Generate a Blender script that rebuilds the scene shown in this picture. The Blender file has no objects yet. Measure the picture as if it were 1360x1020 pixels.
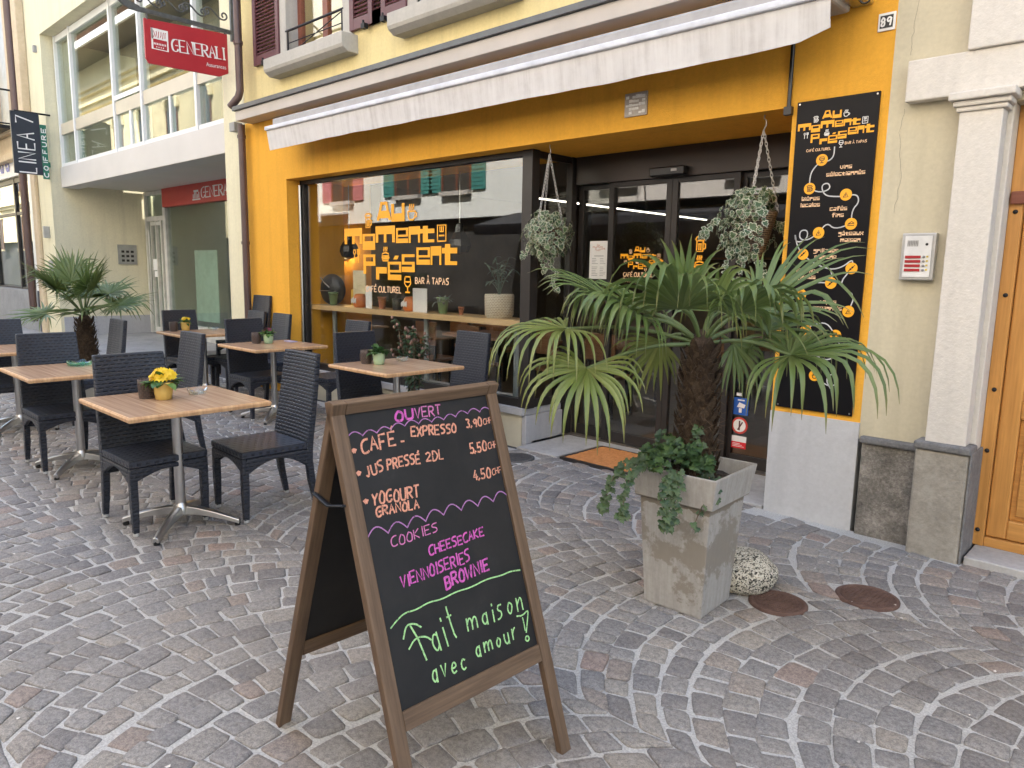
import bpy, bmesh, math, random
from mathutils import Vector, Matrix
random.seed(7)
R = math.radians
scene = bpy.context.scene
col = scene.collection
# ------------------------------------------------------------------ camera
cam = bpy.data.objects.new('camera', bpy.data.cameras.new('camera'))
col.objects.link(cam)
yaw, pitch, roll = R(43.344), R(8.715), R(1.0216)
fw = Vector((-math.sin(yaw)*math.cos(pitch), math.cos(yaw)*math.cos(pitch), -math.sin(pitch)))
rt0 = Vector((math.cos(yaw), math.sin(yaw), 0)); up0 = rt0.cross(fw)
rt = math.cos(roll)*rt0 + math.sin(roll)*up0
up = -math.sin(roll)*rt0 + math.cos(roll)*up0
cm = Matrix((rt, up, -fw)).transposed().to_4x4(); cm.translation = (0, 0, 1.6)
cam.matrix_world = cm
cam.data.sensor_width = 36; cam.data.sensor_fit = 'HORIZONTAL'
cam.data.lens = 969.35/1360*36
cam.data.clip_start = 0.05; cam.data.clip_end = 600
scene.camera = cam
# ------------------------------------------------------------------ sky, sun, exposure
SUN_EL, SUN_AZ = R(50), R(14)          # the sun stands behind the cafe, so the lane lies in open shade
w = bpy.data.worlds.new('World'); scene.world = w; w.use_nodes = True
nt = w.node_tree; bg = nt.nodes['Background']
sky = nt.nodes.new('ShaderNodeTexSky'); sky.sky_type = 'NISHITA'; sky.sun_disc = False
sky.sun_elevation = SUN_EL; sky.sun_rotation = SUN_AZ; sky.air_density = 1.0; sky.dust_density = 2.0
nt.links.new(sky.outputs[0], bg.inputs[0]); bg.inputs[1].default_value = 0.15
sl = bpy.data.lights.new('sun', 'SUN'); sl.energy = 4.2; sl.angle = R(0.6); sl.color = (1, .965, .91)
so = bpy.data.objects.new('sun', sl); col.objects.link(so)
sd = Vector((math.sin(SUN_AZ)*math.cos(SUN_EL), math.cos(SUN_AZ)*math.cos(SUN_EL), math.sin(SUN_EL)))
so.rotation_euler = sd.to_track_quat('Z', 'Y').to_euler(); so.location = (0, 20, 30)
scene.view_settings.view_transform = 'Standard'; scene.view_settings.look = 'None'
scene.view_settings.gamma = 1; scene.view_settings.exposure = 2.42
scene.cycles.max_bounces = 10; scene.cycles.diffuse_bounces = 5; scene.cycles.glossy_bounces = 5
scene.cycles.transparent_max_bounces = 16; scene.cycles.transmission_bounces = 8
scene.cycles.use_denoising = True
scene.cycles.sample_clamp_indirect = 8

# ------------------------------------------------------------------ helpers
class MB:
    """collects shapes and links them as ONE mesh object"""
    def __init__(s):
        s.v = []; s.f = []; s.mi = []; s.sm = []; s.uv = []; s.M = Matrix()
    def add(s, vs, fs, mi=0, smooth=False, uvs=None):
        b = len(s.v); n = len(s.v)
        vs = [Vector(p) for p in vs]
        for p in vs: s.v.append(s.M @ p)
        for k, f in enumerate(fs):
            s.f.append([b+i for i in f]); s.mi.append(mi); s.sm.append(smooth)
            if uvs: s.uv.append(uvs[k])
            else:
                a, c, d = vs[f[0]], vs[f[1]], vs[f[2]]
                nn = (c-a).cross(d-a); ax = max(range(3), key=lambda i: abs(nn[i]))
                i, j = [(1, 2), (0, 2), (0, 1)][ax]
                s.uv.append([(vs[q][i], vs[q][j]) for q in f])
    def box(s, x0, x1, y0, y1, z0, z1, mi=0, grain=False):
        vs = [(x, y, z) for x in (x0, x1) for y in (y0, y1) for z in (z0, z1)]
        fs = [(0,1,3,2), (4,6,7,5), (0,4,5,1), (2,3,7,6), (0,2,6,4), (1,5,7,3)]
        uvs = None
        if grain:
            L = max(range(3), key=lambda i: (x1-x0, y1-y0, z1-z0)[i]); o = random.random()*9; uvs = []
            for k, f in enumerate(fs):
                n = k//2; axs = [a for a in range(3) if a != n]
                if L in axs: u_, v_ = L, [a for a in axs if a != L][0]
                else: u_, v_ = axs
                uvs.append([(vs[q][u_]+o, vs[q][v_]+o*1.7) for q in f])
        s.add(vs, fs, mi, False, uvs)
    def prism(s, poly, a, b, plane='xy', mi=0):
        n = len(poly)
        def P(p, d): return {'xy': (p[0], p[1], d), 'xz': (p[0], d, p[1]), 'yz': (d, p[0], p[1])}[plane]
        vs = [P(p, a) for p in poly]+[P(p, b) for p in poly]
        fs = [tuple(range(n))[::-1], tuple(range(n, 2*n))]+[(i, (i+1) % n, n+(i+1) % n, n+i) for i in range(n)]
        s.add(vs, fs, mi)
    def lathe(s, prof, seg=20, c=(0, 0, 0), mi=0, smooth=True, square=0):
        vs = []; fs = []; uvs = []
        for (r, z) in prof:
            for k in range(seg):
                a = 2*math.pi*k/seg
                vs.append((c[0]+r*math.cos(a), c[1]+r*math.sin(a), c[2]+z))
        for i in range(len(prof)-1):
            for k in range(seg):
                k2 = (k+1) % seg
                fs.append((i*seg+k, i*seg+k2, (i+1)*seg+k2, (i+1)*seg+k))
                rr = max(prof[i][0], .02)
                u0, u1 = 2*math.pi*rr*k/seg, 2*math.pi*rr*(k+1)/seg
                uvs.append([(u0, prof[i][1]), (u1, prof[i][1]), (u1, prof[i+1][1]), (u0, prof[i+1][1])])
        s.add(vs, fs, mi, smooth, uvs)
        if prof[0][0] > .0005: s.add(vs[:seg], [tuple(range(seg))[::-1]], mi)
        if prof[-1][0] > .0005: s.add(vs[-seg:], [tuple(range(seg))], mi)
    def tube(s, pts, r, seg=8, mi=0, smooth=True, flat=1.0):
        pts = [Vector(p) for p in pts]; n = len(pts); vs = []; fs = []
        rr = r if isinstance(r, (list, tuple)) else [r]*n
        up_ = Vector((0, 0, 1)); prev = None
        for i, p in enumerate(pts):
            t = (pts[min(i+1, n-1)]-pts[max(i-1, 0)]).normalized()
            if prev is None:
                a = up_ if abs(t.z) < .9 else Vector((1, 0, 0))
                x = t.cross(a).normalized()
            else: x = (prev-t*prev.dot(t)).normalized()
            prev = x; y = t.cross(x)
            for k in range(seg):
                an = 2*math.pi*k/seg
                vs.append(p+x*rr[i]*math.cos(an)+y*rr[i]*flat*math.sin(an))
        for i in range(n-1):
            for k in range(seg):
                k2 = (k+1) % seg
                fs.append((i*seg+k, i*seg+k2, (i+1)*seg+k2, (i+1)*seg+k))
        s.add(vs, fs, mi, smooth)
        s.add(vs[:seg], [tuple(range(seg))[::-1]], mi); s.add(vs[-seg:], [tuple(range(seg))], mi)
    def ribbon(s, pts, wd, d0, plane='xz', mi=0, thick=.0015, wfun=None):
        """flat pen stroke of width wd along 2D points; d0 = depth of its face"""
        P = [pts[0]]
        for p in pts[1:]:
            if abs(p[0]-P[-1][0])+abs(p[1]-P[-1][1]) > 1e-5: P.append(p)
        if len(P) < 2: return
        n = len(P); L = []; Rr = []
        for i in range(n):
            a = P[max(i-1, 0)]; b = P[min(i+1, n-1)]
            dx, dy = b[0]-a[0], b[1]-a[1]; l = math.hypot(dx, dy) or 1
            ww = (wfun(dx/l, dy/l) if wfun else wd)/2
            if i == 0 or i == n-1:
                ex = (-.4 if i == 0 else .4)*ww; q = (P[i][0]+dx/l*ex, P[i][1]+dy/l*ex)
            else: q = P[i]
            L.append((q[0]-dy/l*ww, q[1]+dx/l*ww)); Rr.append((q[0]+dy/l*ww, q[1]-dx/l*ww))
        def Q(p, d): return {'xz': (p[0], d, p[1]), 'xy': (p[0], p[1], d), 'yz': (d, p[0], p[1])}[plane]
        vs = [Q(p, d0) for p in L]+[Q(p, d0) for p in Rr]
        s.add(vs, [(i, i+1, n+i+1, n+i) for i in range(n-1)], mi)
    def build(s, name, mats, parent=None, bevel=0, origin=None, seg=2, weld=False):
        me = bpy.data.meshes.new(name)
        og = Vector(origin) if origin is not None else (ORI.get(root_of(parent), Vector()) if parent else Vector())
        me.from_pydata([tuple(p-og) for p in s.v], [], s.f)
        for m in (mats if isinstance(mats, (list, tuple)) else [mats]): me.materials.append(m)
        me.polygons.foreach_set('material_index', s.mi)
        me.polygons.foreach_set('use_smooth', s.sm)
        ul = me.uv_layers.new(name='UVMap'); flat = []
        for u in s.uv:
            for q in u: flat += [q[0], q[1]]
        ul.data.foreach_set('uv', flat)
        bm = bmesh.new(); bm.from_mesh(me)
        if weld: bmesh.ops.remove_doubles(bm, verts=bm.verts, dist=1e-5)
        bmesh.ops.recalc_face_normals(bm, faces=bm.faces)
        if bevel:
            ed = [e for e in bm.edges if len(e.link_faces) == 2 and e.calc_face_angle(0) > .6]
            bmesh.ops.bevel(bm, geom=ed, offset=bevel, segments=seg, affect='EDGES', profile=.5, clamp_overlap=True)
        bm.to_mesh(me); bm.free(); me.update()
        o = bpy.data.objects.new(name, me); col.objects.link(o)
        if parent: o.parent = parent
        elif origin is not None: o.location = og
        return o
ORI = {}
def root_of(o):
    while o.parent: o = o.parent
    return o.name
def tag(o, label, cat, group=None):
    o['label'] = label; o['category'] = cat
    if group: o['group'] = group
    return o
def thing(name, label, cat, loc=(0, 0, 0), group=None):
    o = bpy.data.objects.new(name, None); col.objects.link(o); o.location = loc
    o.empty_display_size = .1
    ORI[o.name] = Vector(loc); return tag(o, label, cat, group)
def struct(o): o['kind'] = 'structure'; return o
def dup(o, label=None, loc=None, rz=None, parent=None):
    c = o.copy(); col.objects.link(c)
    if parent: c.parent = parent
    if label: c['label'] = label
    if loc is not None: c.location = loc
    if rz is not None: c.rotation_euler = (0, 0, rz)
    for ch in list(o.children): dup(ch, parent=c)
    return c
# ------------------------------------------------------------------ materials
class N:
    def __init__(s, name):
        s.m = bpy.data.materials.new(name); s.m.use_nodes = True; s.t = s.m.node_tree
        s.b = s.t.nodes['Principled BSDF']; s.out = s.t.nodes['Material Output']
    def n(s, ty, **kw):
        x = s.t.nodes.new('ShaderNode'+ty)
        for k, v in kw.items():
            if k in x.inputs.keys(): x.inputs[k].default_value = v
            else: setattr(x, k, v)
        return x
    def l(s, a, b): s.t.links.new(a, b)
    def coord(s, kind='Object', scale=(1, 1, 1), rot=(0, 0, 0)):
        tc = s.n('TexCoord'); mp = s.n('Mapping'); mp.inputs['Scale'].default_value = scale
        mp.inputs['Rotation'].default_value = rot
        s.l(tc.outputs[kind], mp.inputs[0]); return mp.outputs[0]
    def noise(s, vec, scale, detail=4, rough=.6):
        x = s.n('TexNoise'); x.inputs['Scale'].default_value = scale; x.inputs['Detail'].default_value = detail
        x.inputs['Roughness'].default_value = rough; s.l(vec, x.inputs['Vector']); return x.outputs['Fac']
    def ramp(s, fac, stops):
        x = s.n('ValToRGB'); e = x.color_ramp.elements
        while len(e) < len(stops): e.new(.5)
        for k, (p, c) in enumerate(stops): e[k].position = p; e[k].color = (*c, 1) if len(c) == 3 else c
        s.l(fac, x.inputs[0]); return x.outputs[0]
    def mix(s, fac, a, b, mode='MIX'):
        x = s.n('Mix', data_type='RGBA', blend_type=mode)
        for sock, val in ((x.inputs[0], fac), (x.inputs[6], a), (x.inputs[7], b)):
            if hasattr(val, 'is_linked'): s.l(val, sock)
            else: sock.default_value = val if not isinstance(val, tuple) else (*val, 1)
        return x.outputs[2]
    def bump(s, h, strength=.3, dist=.01, prev=None):
        x = s.n('Bump'); x.inputs['Strength'].default_value = strength; x.inputs['Distance'].default_value = dist
        s.l(h, x.inputs['Height'])
        if prev: s.l(prev, x.inputs['Normal'])
        s.l(x.outputs[0], s.b.inputs['Normal']); return x.outputs[0]
    def set(s, c=None, rough=None, metal=None, spec=None):
        for k, v in (('Base Color', c), ('Roughness', rough), ('Metallic', metal), ('Specular IOR Level', spec)):
            if v is None: continue
            if hasattr(v, 'is_linked'): s.l(v, s.b.inputs[k])
            else: s.b.inputs[k].default_value = (*v, 1) if isinstance(v, tuple) else v
        return s
def sc(c, k): return tuple(min(1, max(0, x*k)) for x in c)
def plain(name, c, rough=.6, metal=0, var=.18, scale=6, bump=0, bscale=90, spec=.5):
    m = N(name); v = m.coord()
    f = m.noise(v, scale)
    m.set(m.ramp(f, [(.25, sc(c, 1-var)), (.75, sc(c, 1+var))]), rough, metal, spec)
    if bump: m.bump(m.noise(v, bscale, 3), bump, .004)
    return m.m
def stucco(name, c, stain=.12, b=.5, scale=110):
    m = N(name); v = m.coord()
    big = m.noise(v, .8, 5); fine = m.noise(v, 35, 4)
    c1 = m.ramp(big, [(.3, sc(c, 1-stain)), (.7, sc(c, 1+stain*.6))])
    c2 = m.mix(.3, c1, m.ramp(fine, [(.3, sc(c, .8)), (.7, sc(c, 1.15))]))
    st = m.noise(m.coord(scale=(3, 3, .25)), 2.2, 5)
    c3 = m.mix(m.ramp(st, [(.48, (0, 0, 0)), (.72, (.42, .42, .42))]), c2, sc(c, .72))
    z_ = m.n('SeparateXYZ'); m.l(v, z_.inputs[0]); pk = m.noise(v, 3.2, 6, .75)
    c3 = m.mix(m.ramp(pk, [(.60, (0, 0, 0)), (.66, (.16, .16, .16))]), c3, sc(c, .62))
    m.set(c3, .85, 0, .25)
    m.bump(m.noise(v, scale, 3, .7), b, .006)
    return m.m
def wood(name, c1, c2, rough=.45, sx=3, sy=60, bump=.15):
    m = N(name); v = m.coord('UV', (sx, sy, 1))
    a = m.noise(v, 1, 6, .65); b = m.noise(m.coord('UV', (sx*.5, sy*3, 1)), 1, 3)
    f = m.mix(.35, a, b)
    m.set(m.ramp(f, [(.32, c1), (.5, tuple((x+y)/2 for x, y in zip(c1, c2))), (.68, c2)]), rough, 0, .4)
    m.bump(f, bump, .002)
    return m.m
def wicker(name, dark, light, bw=.042, bh=.0235, gap=.0105):
    """lattice of strands (light) round offset rows of dark slots"""
    m = N(name); uv = m.coord('UV'); nz = m.n('TexNoise'); nz.inputs['Scale'].default_value = 60; m.l(uv, nz.inputs['Vector'])
    wob = m.mix(.004, uv, nz.outputs['Color'], 'ADD')
    br = m.n('TexBrick'); br.offset = .5
    br.inputs['Scale'].default_value = 1; br.inputs['Brick Width'].default_value = bw
    br.inputs['Row Height'].default_value = bh; br.inputs['Mortar Size'].default_value = gap
    br.inputs['Mortar Smooth'].default_value = .55
    br.inputs['Color1'].default_value = (*dark, 1); br.inputs['Color2'].default_value = (*sc(light, .28), 1)
    br.inputs['Mortar'].default_value = (*light, 1)
    m.l(wob, br.inputs['Vector'])
    st = m.n('TexWave'); st.bands_direction = 'Y'; st.inputs['Scale'].default_value = 26; m.l(uv, st.inputs[0])
    c = m.mix(.3, br.outputs['Color'], m.mix(st.outputs['Fac'], dark, light))
    m.set(c, .40, 0, .5); m.bump(br.outputs['Fac'], .9, .004)
    return m.m
def glass(name, tint=(1, 1, 1), mult=1.0):
    m = N(name); m.t.nodes.remove(m.b)
    tr = m.n('BsdfTransparent'); tr.inputs[0].default_value = (*tint, 1)
    gl = m.n('BsdfGlossy'); gl.inputs['Roughness'].default_value = .0
    g = m.n('NewGeometry'); dt = m.n('VectorMath', operation='DOT_PRODUCT'); m.l(g.outputs['Incoming'], dt.inputs[0]); m.l(g.outputs['Normal'], dt.inputs[1])
    ab = m.n('Math', operation='ABSOLUTE'); m.l(dt.outputs['Value'], ab.inputs[0])       # Schlick, the same from both sides of the sheet
    om = m.n('Math', operation='SUBTRACT'); om.inputs[0].default_value = 1; m.l(ab.outputs[0], om.inputs[1])
    pw = m.n('Math', operation='POWER'); m.l(om.outputs[0], pw.inputs[0]); pw.inputs[1].default_value = 5
    mu = m.n('Math', operation='MULTIPLY_ADD'); mu.use_clamp = True; mu.inputs[1].default_value = .96*mult; mu.inputs[2].default_value = .04*mult
    m.l(pw.outputs[0], mu.inputs[0])
    mx = m.n('MixShader'); m.l(mu.outputs[0], mx.inputs[0]); m.l(tr.outputs[0], mx.inputs[1]); m.l(gl.outputs[0], mx.inputs[2])
    m.l(mx.outputs[0], m.out.inputs[0]); return m.m
def leafmat(name, c1, c2, scale=3, rough=.4, trans=.25):
    m = N(name); v = m.coord()
    g = m.n('NewGeometry')
    f = m.mix(.5, m.noise(v, scale, 3), g.outputs['Random Per Island'])
    cc = m.ramp(f, [(.2, c1), (.8, c2)])
    m.set(cc, rough, 0, .5)
    tl = m.n('BsdfTranslucent'); m.l(cc, tl.inputs[0])
    mx = m.n('MixShader'); mx.inputs[0].default_value = trans
    m.l(m.b.outputs[0], mx.inputs[1]); m.l(tl.outputs[0], mx.inputs[2]); m.l(mx.outputs[0], m.out.inputs[0])
    return m.m
def emit(name, c, s):
    m = N(name); m.b.inputs['Base Color'].default_value = (*c, 1)
    m.b.inputs['Emission Color'].default_value = (*c, 1); m.b.inputs['Emission Strength'].default_value = s; return m.m
def cobble_mat():
    m = N('porphyry_cobble'); g = m.n('NewGeometry'); v = m.coord()
    base = m.ramp(g.outputs['Random Per Island'], [(0, (.150, .142, .140)), (.25, (.195, .186, .183)), (.5, (.235, .225, .215)), (.68, (.172, .169, .172)), (.84, (.255, .238, .215)), (.95, (.225, .19, .168)), (1, (.235, .182, .16))])
    f = m.mix(.5, m.noise(v, 55, 5, .7), m.noise(v, 210, 3, .8)); f2 = m.noise(v, 7, 3)
    c = m.mix(.85, base, m.ramp(f, [(.40, (.42, .42, .42)), (.60, (1.38, 1.36, 1.33))]), 'MULTIPLY')
    c = m.mix(m.ramp(f2, [(.5, (0, 0, 0)), (.8, (.3, .3, .3))]), c, (.30, .285, .26))
    wide = m.noise(v, .55, 4)
    c = m.mix(m.ramp(wide, [(.45, (0, 0, 0)), (.7, (.34, .34, .34))]), c, (.205, .175, .14))
    c = m.mix(1, c, (1.12, 1.10, 1.06), 'MULTIPLY')
    m.set(c, m.ramp(f, [(.2, (.80, .80, .80)), (.8, (.55, .55, .55))]), 0, .5)
    n1 = m.bump(m.noise(v, 50, 6, .75), .55, .005); m.bump(m.noise(v, 230, 3), .5, .002, n1)
    return m.m
def mortar_mat():
    m = N('sandy_joint'); v = m.coord(); f = m.noise(v, 120, 4, .7); f2 = m.noise(v, 1.3, 4)
    c = m.mix(.5, m.ramp(f, [(.38, (.24, .23, .21)), (.62, (.62, .60, .56))]), m.ramp(f2, [(.3, (.31, .30, .275)), (.7, (.52, .51, .48))]))
    m.set(c, .9, 0, .2); m.bump(f, .6, .006); return m.m
def wornstone(name, a, b, c, scale=5, bump=.5, bs=30):
    m = N(name); v = m.coord(); f = m.noise(v, scale, 7, .7); g = m.noise(v, scale*9, 5, .7)
    cc = m.ramp(m.mix(.4, f, g), [(.32, a), (.5, b), (.68, c)])
    m.set(cc, .85, 0, .3); n1 = m.bump(m.noise(v, bs, 6, .7), bump, .015); m.bump(m.noise(v, bs*6, 3), .3, .003, n1); return m.m
M = {}
M['orange'] = stucco('orange_render', (.80, .405, .048), .12, .7, 120)
M['yellow'] = stucco('pale_yellow_roughcast', (.74, .62, .31), .09, .9, 70)
M['olive'] = stucco('pale_olive_render', (.56, .505, .365), .07, .12, 60)
M['cream'] = stucco('cream_render', (.70, .65, .46), .08, .2, 80)
M['white_render'] = stucco('warm_white_roughcast', (.64, .60, .535), .07, .7, 45)
M['cement'] = stucco('painted_grey_cement', (.50, .50, .50), .12, .25, 60)
M['greyplinth'] = stucco('grey_plinth_paint', (.42, .42, .43), .1, .15, 60)
M['sillstone'] = stucco('grey_window_stone', (.46, .44, .39), .14, .3, 90)
M['fascia'] = plain('cornice_paint', (.47, .43, .385), .6, 0, .08, 3)
M['flashing'] = plain('zinc_flashing', (.10, .105, .11), .45, .4, .15, 8)
M['darkframe'] = plain('dark_bronze_frame', (.035, .031, .029), .42, .3, .12, 4)
M['header'] = plain('bronze_header_panel', (.058, .048, .042), .35, .45, .1, 3)
M['black'] = plain('black_plastic', (.012, .012, .012), .3, 0, .1)
M['glass'] = glass('window_glass', (.95, .96, .95), 1.9)
M['glass_office'] = glass('office_glass', (.86, .91, .88), 1.3)
M['clearglass'] = glass('clear_ashtray_glass', (.93, .97, .96), 1.6)
M['greenglass'] = glass('green_ashtray_glass', (.62, .93, .82), 1.6)
M['maroon'] = plain('maroon_shutter_paint', (.115, .042, .045), .5, 0, .12, 5)
M['brownpipe'] = plain('brown_pipe_paint', (.10, .062, .055), .45, .2, .12, 4)
M['iron'] = plain('black_iron', (.02, .02, .021), .5, .5, .2)
M['chain'] = plain('galvanised_chain', (.55, .54, .52), .4, .8, .1)
M['alu'] = plain('brushed_aluminium', (.62, .61, .59), .28, 1, .08, 20)
M['castalu'] = plain('cast_aluminium', (.55, .54, .52), .34, 1, .1, 12)
M['white'] = plain('white_paint', (.80, .79, .76), .55, 0, .05)
M['offwhite'] = plain('off_white_paper', (.80, .79, .77), .7, 0, .04)
M['logo'] = plain('orange_vinyl', (.90, .40, .012), .5, 0, .03)
M['logo_cream'] = plain('peach_vinyl', (.80, .52, .30), .5, 0, .04)
M['logo_white'] = plain('white_vinyl', (.75, .74, .72), .5, 0, .04)
M['red'] = plain('red_sign_panel', (.40, .022, .032), .35, 0, .08, 2)
M['redband'] = plain('red_sign_band', (.55, .055, .04), .45, 0, .08, 2)
M['navy'] = plain('navy_sign_panel', (.016, .02, .032), .35, 0, .15, 2)
M['greensign'] = plain('green_sign_panel', (.012, .14, .085), .4, 0, .1, 2)
M['bluesign'] = plain('blue_letters', (.03, .06, .38), .4, 0, .1)
M['mahog'] = wood('red_brown_window_wood', (.16, .05, .03), (.25, .085, .05))
M['ply'] = wood('varnished_counter_wood', (.55, .36, .16), (.72, .50, .26), .35, 2, 30)
M['door_wood'] = wood('honey_oak_door', (.40, .185, .048), (.64, .32, .088), .38, 2.2, 26, .2)
M['curtain'] = plain('net_curtain', (.45, .47, .45), .9, 0, .1)
M['room'] = plain('dark_room', (.05, .045, .04), .9)
M['amber'] = plain('amber_inside_wall', (.62, .30, .05), .8, 0, .15, 2)
M['inwall'] = plain('dark_inside_wall', (.11, .085, .06), .8, 0, .3, 1.5)
M['infloor'] = plain('dark_inside_floor', (.13, .11, .09), .35, 0, .2, 2)
M['inceil'] = plain('dark_ceiling', (.05, .05, .05), .8)
M['slab'] = wornstone('concrete_slab', (.30, .29, .27), (.40, .39, .37), (.50, .49, .47), 3, .25, 30)
M['rough'] = wornstone('rough_plinth_stone', (.06, .055, .047), (.185, .17, .147), (.42, .385, .335), 6, 1.0, 22)
M['worn'] = wornstone('worn_pilaster_stone', (.20, .185, .155), (.31, .285, .24), (.40, .375, .32), 5, .45, 25)
M['rim'] = wornstone('dark_stone_rim', (.10, .098, .096), (.17, .168, .165), (.26, .255, .25), 8, .4, 30)
M['rust'] = wornstone('rusty_cast_iron', (.075, .042, .032), (.115, .068, .052), (.17, .105, .082), 7, .5, 60)
M['darkiron'] = wornstone('grey_cast_iron', (.05, .047, .045), (.08, .076, .073), (.12, .115, .11), 9, .5, 60)
M['coir'] = wornstone('orange_coir', (.50, .19, .055), (.66, .27, .085), (.76, .36, .14), 30, .8, 160)
# ------------------------------------------------------------------ ground
def sheet(name, x0, x1, y0, y1, z, m):
    b = MB(); b.add([(x0, y0, z), (x1, y0, z), (x1, y1, z), (x0, y1, z)], [(0, 1, 2, 3)])
    return struct(b.build(name, m))
sheet('ground', -150, 150, -150, 150, -.05, plain('asphalt', (.06, .06, .065), .75, 0, .2, 3))
sheet('paving_joints', -13.4, 6, -4.0, 4.79, -.0075, mortar_mat())
HOLES = [(-1.08, 3.80, .165), (-1.375, 3.41, .155), (-4.22, 4.55, .17)]
def paving():
    rnd = random.Random(3); V = []; F = []; SM = []
    Rr, hw, d = 1.07, .8, .134
    pm = math.asin(hw/Rr)
    for k in range(-4, 4):
        yc = 1.27+1.6*k; xr = -20.0
        ph = rnd.random()*d
        while xr < 7.5:
            dd = d*rnd.uniform(.9, 1.12)
            n = rnd.choice((13, 14, 14, 15)); ws = [rnd.uniform(.72, 1.35) for _ in range(n)]; t = sum(ws)
            a = -pm; off = rnd.uniform(-.03, .03); bow = rnd.uniform(-.016, .016)
            for wv in ws:
                b = a+2*pm*wv/t
                am = (a+b)/2; gx = .0055*rnd.uniform(.6, 1.6); ga = .0052*rnd.uniform(.5, 1.7)/Rr
                def P(an, tt):
                    an2 = an+off*math.cos(an*1.6)
                    k_ = max(0, 1-(abs(an)/pm)**5)
                    yy = Rr*math.sin(an2 if abs(an) < pm*.98 else an)-(tt-.5)*dd*math.sin(an)*math.cos(an)*k_
                    yy = max(-hw, min(hw, yy))
                    return (xr+ph+tt*dd-math.sqrt(Rr*Rr-yy*yy)+bow*math.sin(an*3), yc+yy)
                cx, cy = P(am, .5)
                dist = math.hypot(cx, cy)
                a0 = a; a = b
                if not (-13.3 < cx < 4.5 and -3.9 < cy < 5.05): continue
                if cy > (4.70 if cx < -1.48 or cx > -.85 else 4.64) and not (-4.45 < cx < -2.15): continue
                if cy > 4.86: continue
                if any(math.hypot(cx-h[0], cy-h[1]) < h[2]+.012 for h in HOLES): continue
                if -3.92 < cx < -2.6 and cy > 4.80: continue
                g = gx/dd
                j = lambda s: rnd.uniform(-s, s)
                q = [P(a0+ga, g+j(.06)), P(b-ga, g+j(.06)), P(b-ga, 1-g+j(.06)), P(a0+ga, 1-g+j(.06))]
                q = [(x+j(.006), y+j(.006)) for x, y in q]
                ring = []
                for i in range(4):
                    p = q[i]; nx = q[(i+1) % 4]; pv = q[i-1]
                    c1 = rnd.uniform(.03, .14); c2 = rnd.uniform(.03, .14)
                    ring.append((p[0]+(pv[0]-p[0])*c1, p[1]+(pv[1]-p[1])*c1))
                    ring.append((p[0]+(nx[0]-p[0])*c2, p[1]+(nx[1]-p[1])*c2))
                    if dist < 7:
                        tt = rnd.uniform(.35, .65); w_ = rnd.uniform(-.05, .03)
                        mx, my = p[0]+(nx[0]-p[0])*tt, p[1]+(nx[1]-p[1])*tt
                        ring.append((mx+(cx-mx)*w_, my+(cy-my)*w_))
                m = len(ring); base = len(V); tx, ty = j(.018), j(.018); zz = rnd.uniform(-.003, .003)
                mxx = sum(p[0] for p in ring)/m; myy = sum(p[1] for p in ring)/m
                def add(s, z, jz):
                    for p in ring:
                        x, y = mxx+(p[0]-mxx)*s, myy+(p[1]-myy)*s
                        V.append((x, y, z+zz+(x-mxx)*tx+(y-myy)*ty+j(jz)))
                add(.55, .0010, .0018); add(.90, -.0006, .0008); add(.985, -.0055, 0); add(1.0, -.03, 0)
                V.append((mxx, myy, .002+zz+j(.0015))); ctr = len(V)-1
                for i in range(m):
                    i2 = (i+1) % m
                    F.append((ctr, base+i, base+i2)); SM.append(True)
                    for r_ in range(3):
                        F.append((base+r_*m+i, base+(r_+1)*m+i, base+(r_+1)*m+i2, base+r_*m+i2)); SM.append(r_ < 2)
            xr += d
    me = bpy.data.meshes.new('cobblestone_paving'); me.from_pydata(V, [], F); me.materials.append(cobble_mat())
    me.polygons.foreach_set('use_smooth', SM); me.update()
    o = bpy.data.objects.new('cobblestone_paving', me); col.objects.link(o); struct(o)
paving()
# smooth slab pavement further along the lane
b = MB(); rnd = random.Random(5)
x = -13.42
while x > -40:
    w_ = rnd.uniform(.9, 1.3); y = 1.6+rnd.uniform(-.2, .2)
    while y < 7.2:
        h_ = rnd.uniform(.7, 1.1); b.box(x-w_+.008, x, y, y+h_-.008, -.03, .05+rnd.uniform(-.002, .002)); y += h_
    x -= w_
struct(b.build('pavement_slabs', wornstone('grey_paving_slab', (.22, .22, .22), (.30, .30, .30), (.38, .375, .37), 1.2, .2, 40), bevel=.006))
b = MB(); b.box(-4.46, -3.98, 4.80, 5.56, -.03, .012); b.box(-3.98, -2.1, 5.44, 5.56, -.03, .012); b.box(-2.62, -2.1, 4.80, 5.44, -.03, .011)
struct(b.build('threshold_slab', M['slab'], bevel=.004))
b = MB(); b.box(-.84, 5, 4.66, 4.95, -.03, .045); struct(b.build('doorstep', M['slab'], bevel=.008))
# ------------------------------------------------------------------ cafe building
FY = 4.79
CB = thing('cafe_building', 'yellow cafe house with orange shopfront, maroon shutters and dark glass entrance', 'building', (-5.4, FY, 0))
b = MB()
b.box(-9.4, -8.4, FY, 5.6, 0, 2.68); b.box(-9.4, -2.08, FY, 5.7, 2.68, 3.45); b.box(-2.08, -1.5, FY, 5.7, .70, 3.45)
b.build('ground_floor_wall', M['orange'], CB)
b = MB(); b.box(-2.08, -1.5, FY-.012, 5.6, -.05, .70); b.build('wall_plinth', M['cement'], CB)
b = MB()                      # upper wall with window openings
wins = [(-8.30, -7.05), (-5.88, -4.65), (-3.5, -2.25)]
z0, z1, zt = 3.45, 4.02, 5.75
b.box(-9.4, -1.5, FY, 5.15, z0, z1); xs = [-9.4]+[q for ww in wins for q in ww]+[-1.5]
for i in range(0, len(xs), 2): b.box(xs[i], xs[i+1], FY, 5.15, z1, zt)
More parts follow.
